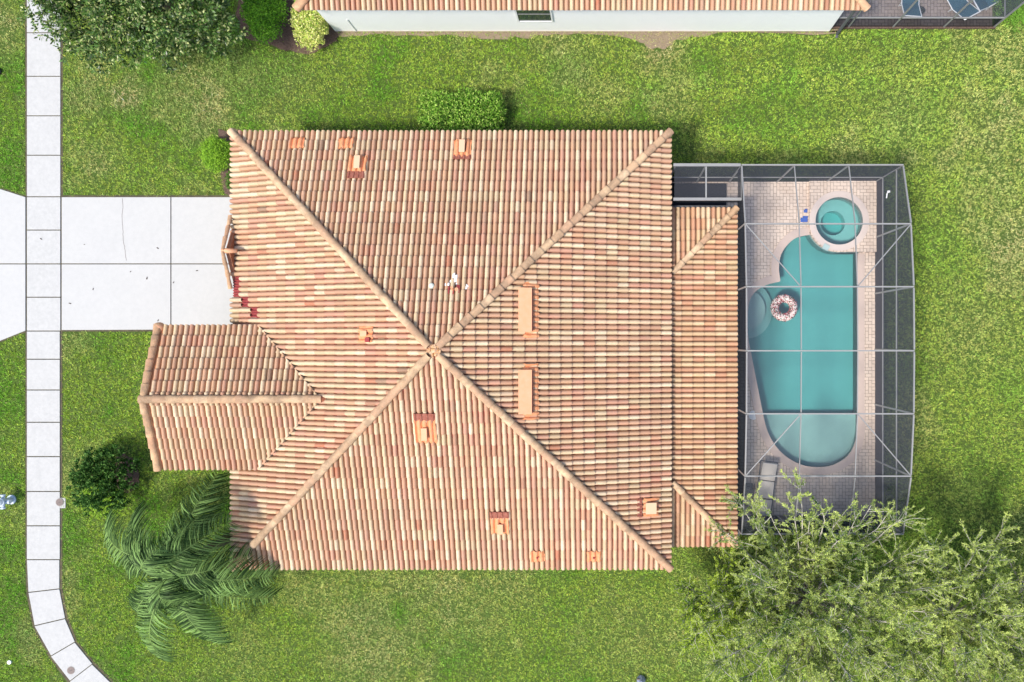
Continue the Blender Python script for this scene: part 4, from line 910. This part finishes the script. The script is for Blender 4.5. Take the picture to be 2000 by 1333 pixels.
# crack in the driveway
b = MB(); P = [W(240,388,.047), W(238,430,.047), W(241,450,.047), W(240,470,.047), W(245,490,.047), W(247,514,.047)]; Q = []
for a, c in zip(P[:-1], P[1:]):
    for k in range(5): v = a.lerp(c, k/5); Q.append(v+Vector((random.uniform(-.02,.02),0,0)))
for a, c in zip(Q[:-1], Q[1:]): b.bar(a, c, .009, .006)
tag(b.build('driveway_crack', M['iron']), kind='structure')
# ------------------------------------------------------------------ grass
def grass():
    x0, x1, y0, y1 = -24.5, 17.5, -13.6, 14.5; dens = 1350; n = int((x1-x0)*(y1-y0)*dens); nt_ = n//5
    TC_ = np.c_[R.uniform(x0,x1,nt_), R.uniform(y0,y1,nt_)]; ti = R.integers(0, nt_, n); TB = np.exp(R.normal(size=nt_)*.17); TS = R.normal(size=nt_)
    P = TC_[ti]+R.normal(size=(n,2))*.022
    def px(poly): return [tuple(W(a,b_))[:2] for a, b_ in poly]
    ex = [px([(48,-80),(125,-80),(124,381),(475,381),(475,650),(123,650),(123,1150),(133,1206),(152,1252),(186,1293),(230,1340),(190,1400),(130,1340),(96,1284),(63,1224),(50,1160),(49,1093),(49,650),(-140,722),(-140,326),(49,383)]),
          [(X0+.4,Y0+.4),(X1-.4,Y0+.4),(X1-.4,Y1-.4),(X0+.4,Y1-.4)], [(GX0+.5,GY0+.4),(X0+1,GY0+.4),(X0+1,GY1-.4),(GX0+.5,GY1-.4)],
          [(2,-7),(9.75,-7),(9.75,5.86),(2,5.86)], [(-10.05,11.36),(14.1,11.42),(14.1,18),(-10.05,18)]]
    jit = P+R.normal(size=P.shape)*.03; k = np.ones(n, bool)
    for e in ex: k &= ~inpoly(jit, e)
    k &= ~((P[:,0] > 2) & (P[:,0] < 9.75) & (P[:,1] < -6.42) & (P[:,1] > -6.55))
    for i, e in enumerate(BEDS):
        j2 = P+(np.c_[vnoise(P,3,60), vnoise(P,3,61)]-.5)*.35; ins = inpoly(j2, px(e)); k &= ~(ins & (R.random(n) > (.04 if i != 1 else .30)))
    dry = fbm(P, .45, 31)+.35*(fbm(P, 2.2, 41)-.5)
    # measured straw patches (px, py, radius px, strength)
    q = np.c_[P[:,0]*53.26+NX, NY-P[:,1]*53.26]
    patches = [(245,180,28,.9),(10,50,40,.7),(15,90,30,.6),(180,110,40,.5),(400,190,60,.5),(470,160,60,.35),(560,170,60,.3),(190,320,40,.4),(165,200,40,.4),(1280,85,40,.7),(1120,80,60,.4),(1000,1130,70,.5),(930,1180,90,.45),(1900,640,70,.4),(1985,480,60,.5),(1950,250,80,.3),(1880,980,60,.25),(1350,1180,60,.5),(1340,1260,50,.5),(700,1270,90,.3),(480,1270,60,.3),(1760,240,60,.3),(1230,1250,90,.3)]
    ds = np.zeros(n)
    wq_ = q+(np.c_[fbm(P,1.2,71), fbm(P,1.2,75)]-.5)*90
    for a, c_, r, s in patches: ds = np.maximum(ds, s*np.exp(-((wq_[:,0]-a)**2+(wq_[:,1]-c_)**2)/(2*(r*.75)**2)))
    d = np.clip((dry-.52)*2.0, 0, .38)+ds*.85; d = np.clip(d, 0, 1)
    k &= R.random(n) > ds*.35
    P, d, q, ti = P[k], d[k], q[k], ti[k]; n = len(P)
    lush = np.clip((fbm(P, .6, 51)-.46)*5, 0, 1)
    strp = np.where((q[:,0] > 1250) & (q[:,1] < 420), .5+.5*np.sin(q[:,1]/16+1.5*vnoise(P,.3,91)), .5)
    lf = np.array((.32,.46,.06)); lu = np.array((.18,.38,.035)); st = np.array((.60,.54,.25)); ol = np.array((.42,.52,.10))
    c = lf*(1-lush[:,None])+lu*lush[:,None]; c = c*(1-.34*(strp[:,None]-.5)); east = np.clip((P[:,0]+2)/14, 0, 1)[:,None]
    c = c*(1-.45*east)+ol*.45*east; c = c*(1-d[:,None])+st*d[:,None]
    c = c*np.exp(R.normal(size=(n,1))*.40-.04)*TB[ti][:,None]; c = c*(1+np.outer(TS[ti],[.10,0,.04])); flip = R.random(n) < .035*(.4+d); c[flip] = st*R.uniform(.8,1.3,(flip.sum(),1))
    L = R.uniform(.045,.095,n)*(1+.2*lush); a = R.uniform(0,2*np.pi,n); tl = R.uniform(.35,1.25,n)
    D = np.c_[np.cos(a)*np.sin(tl), np.sin(a)*np.sin(tl), np.cos(tl)]; X = np.c_[-np.sin(a), np.cos(a), np.zeros(n)]*(R.uniform(.007,.013,n))[:,None]
    B = np.c_[P, np.zeros(n)]; V = np.empty((n,3,3)); V[:,0] = B-X; V[:,1] = B+X; V[:,2] = B+D*L[:,None]
    o = mesh('grass', V.reshape(-1,3), np.arange(n*3).reshape(-1,3), M['grass'], None, np.repeat(np.clip(c,.01,1),3,axis=0)); tag(o, 'mown grass of the lawns', 'grass', kind='stuff')
grass()
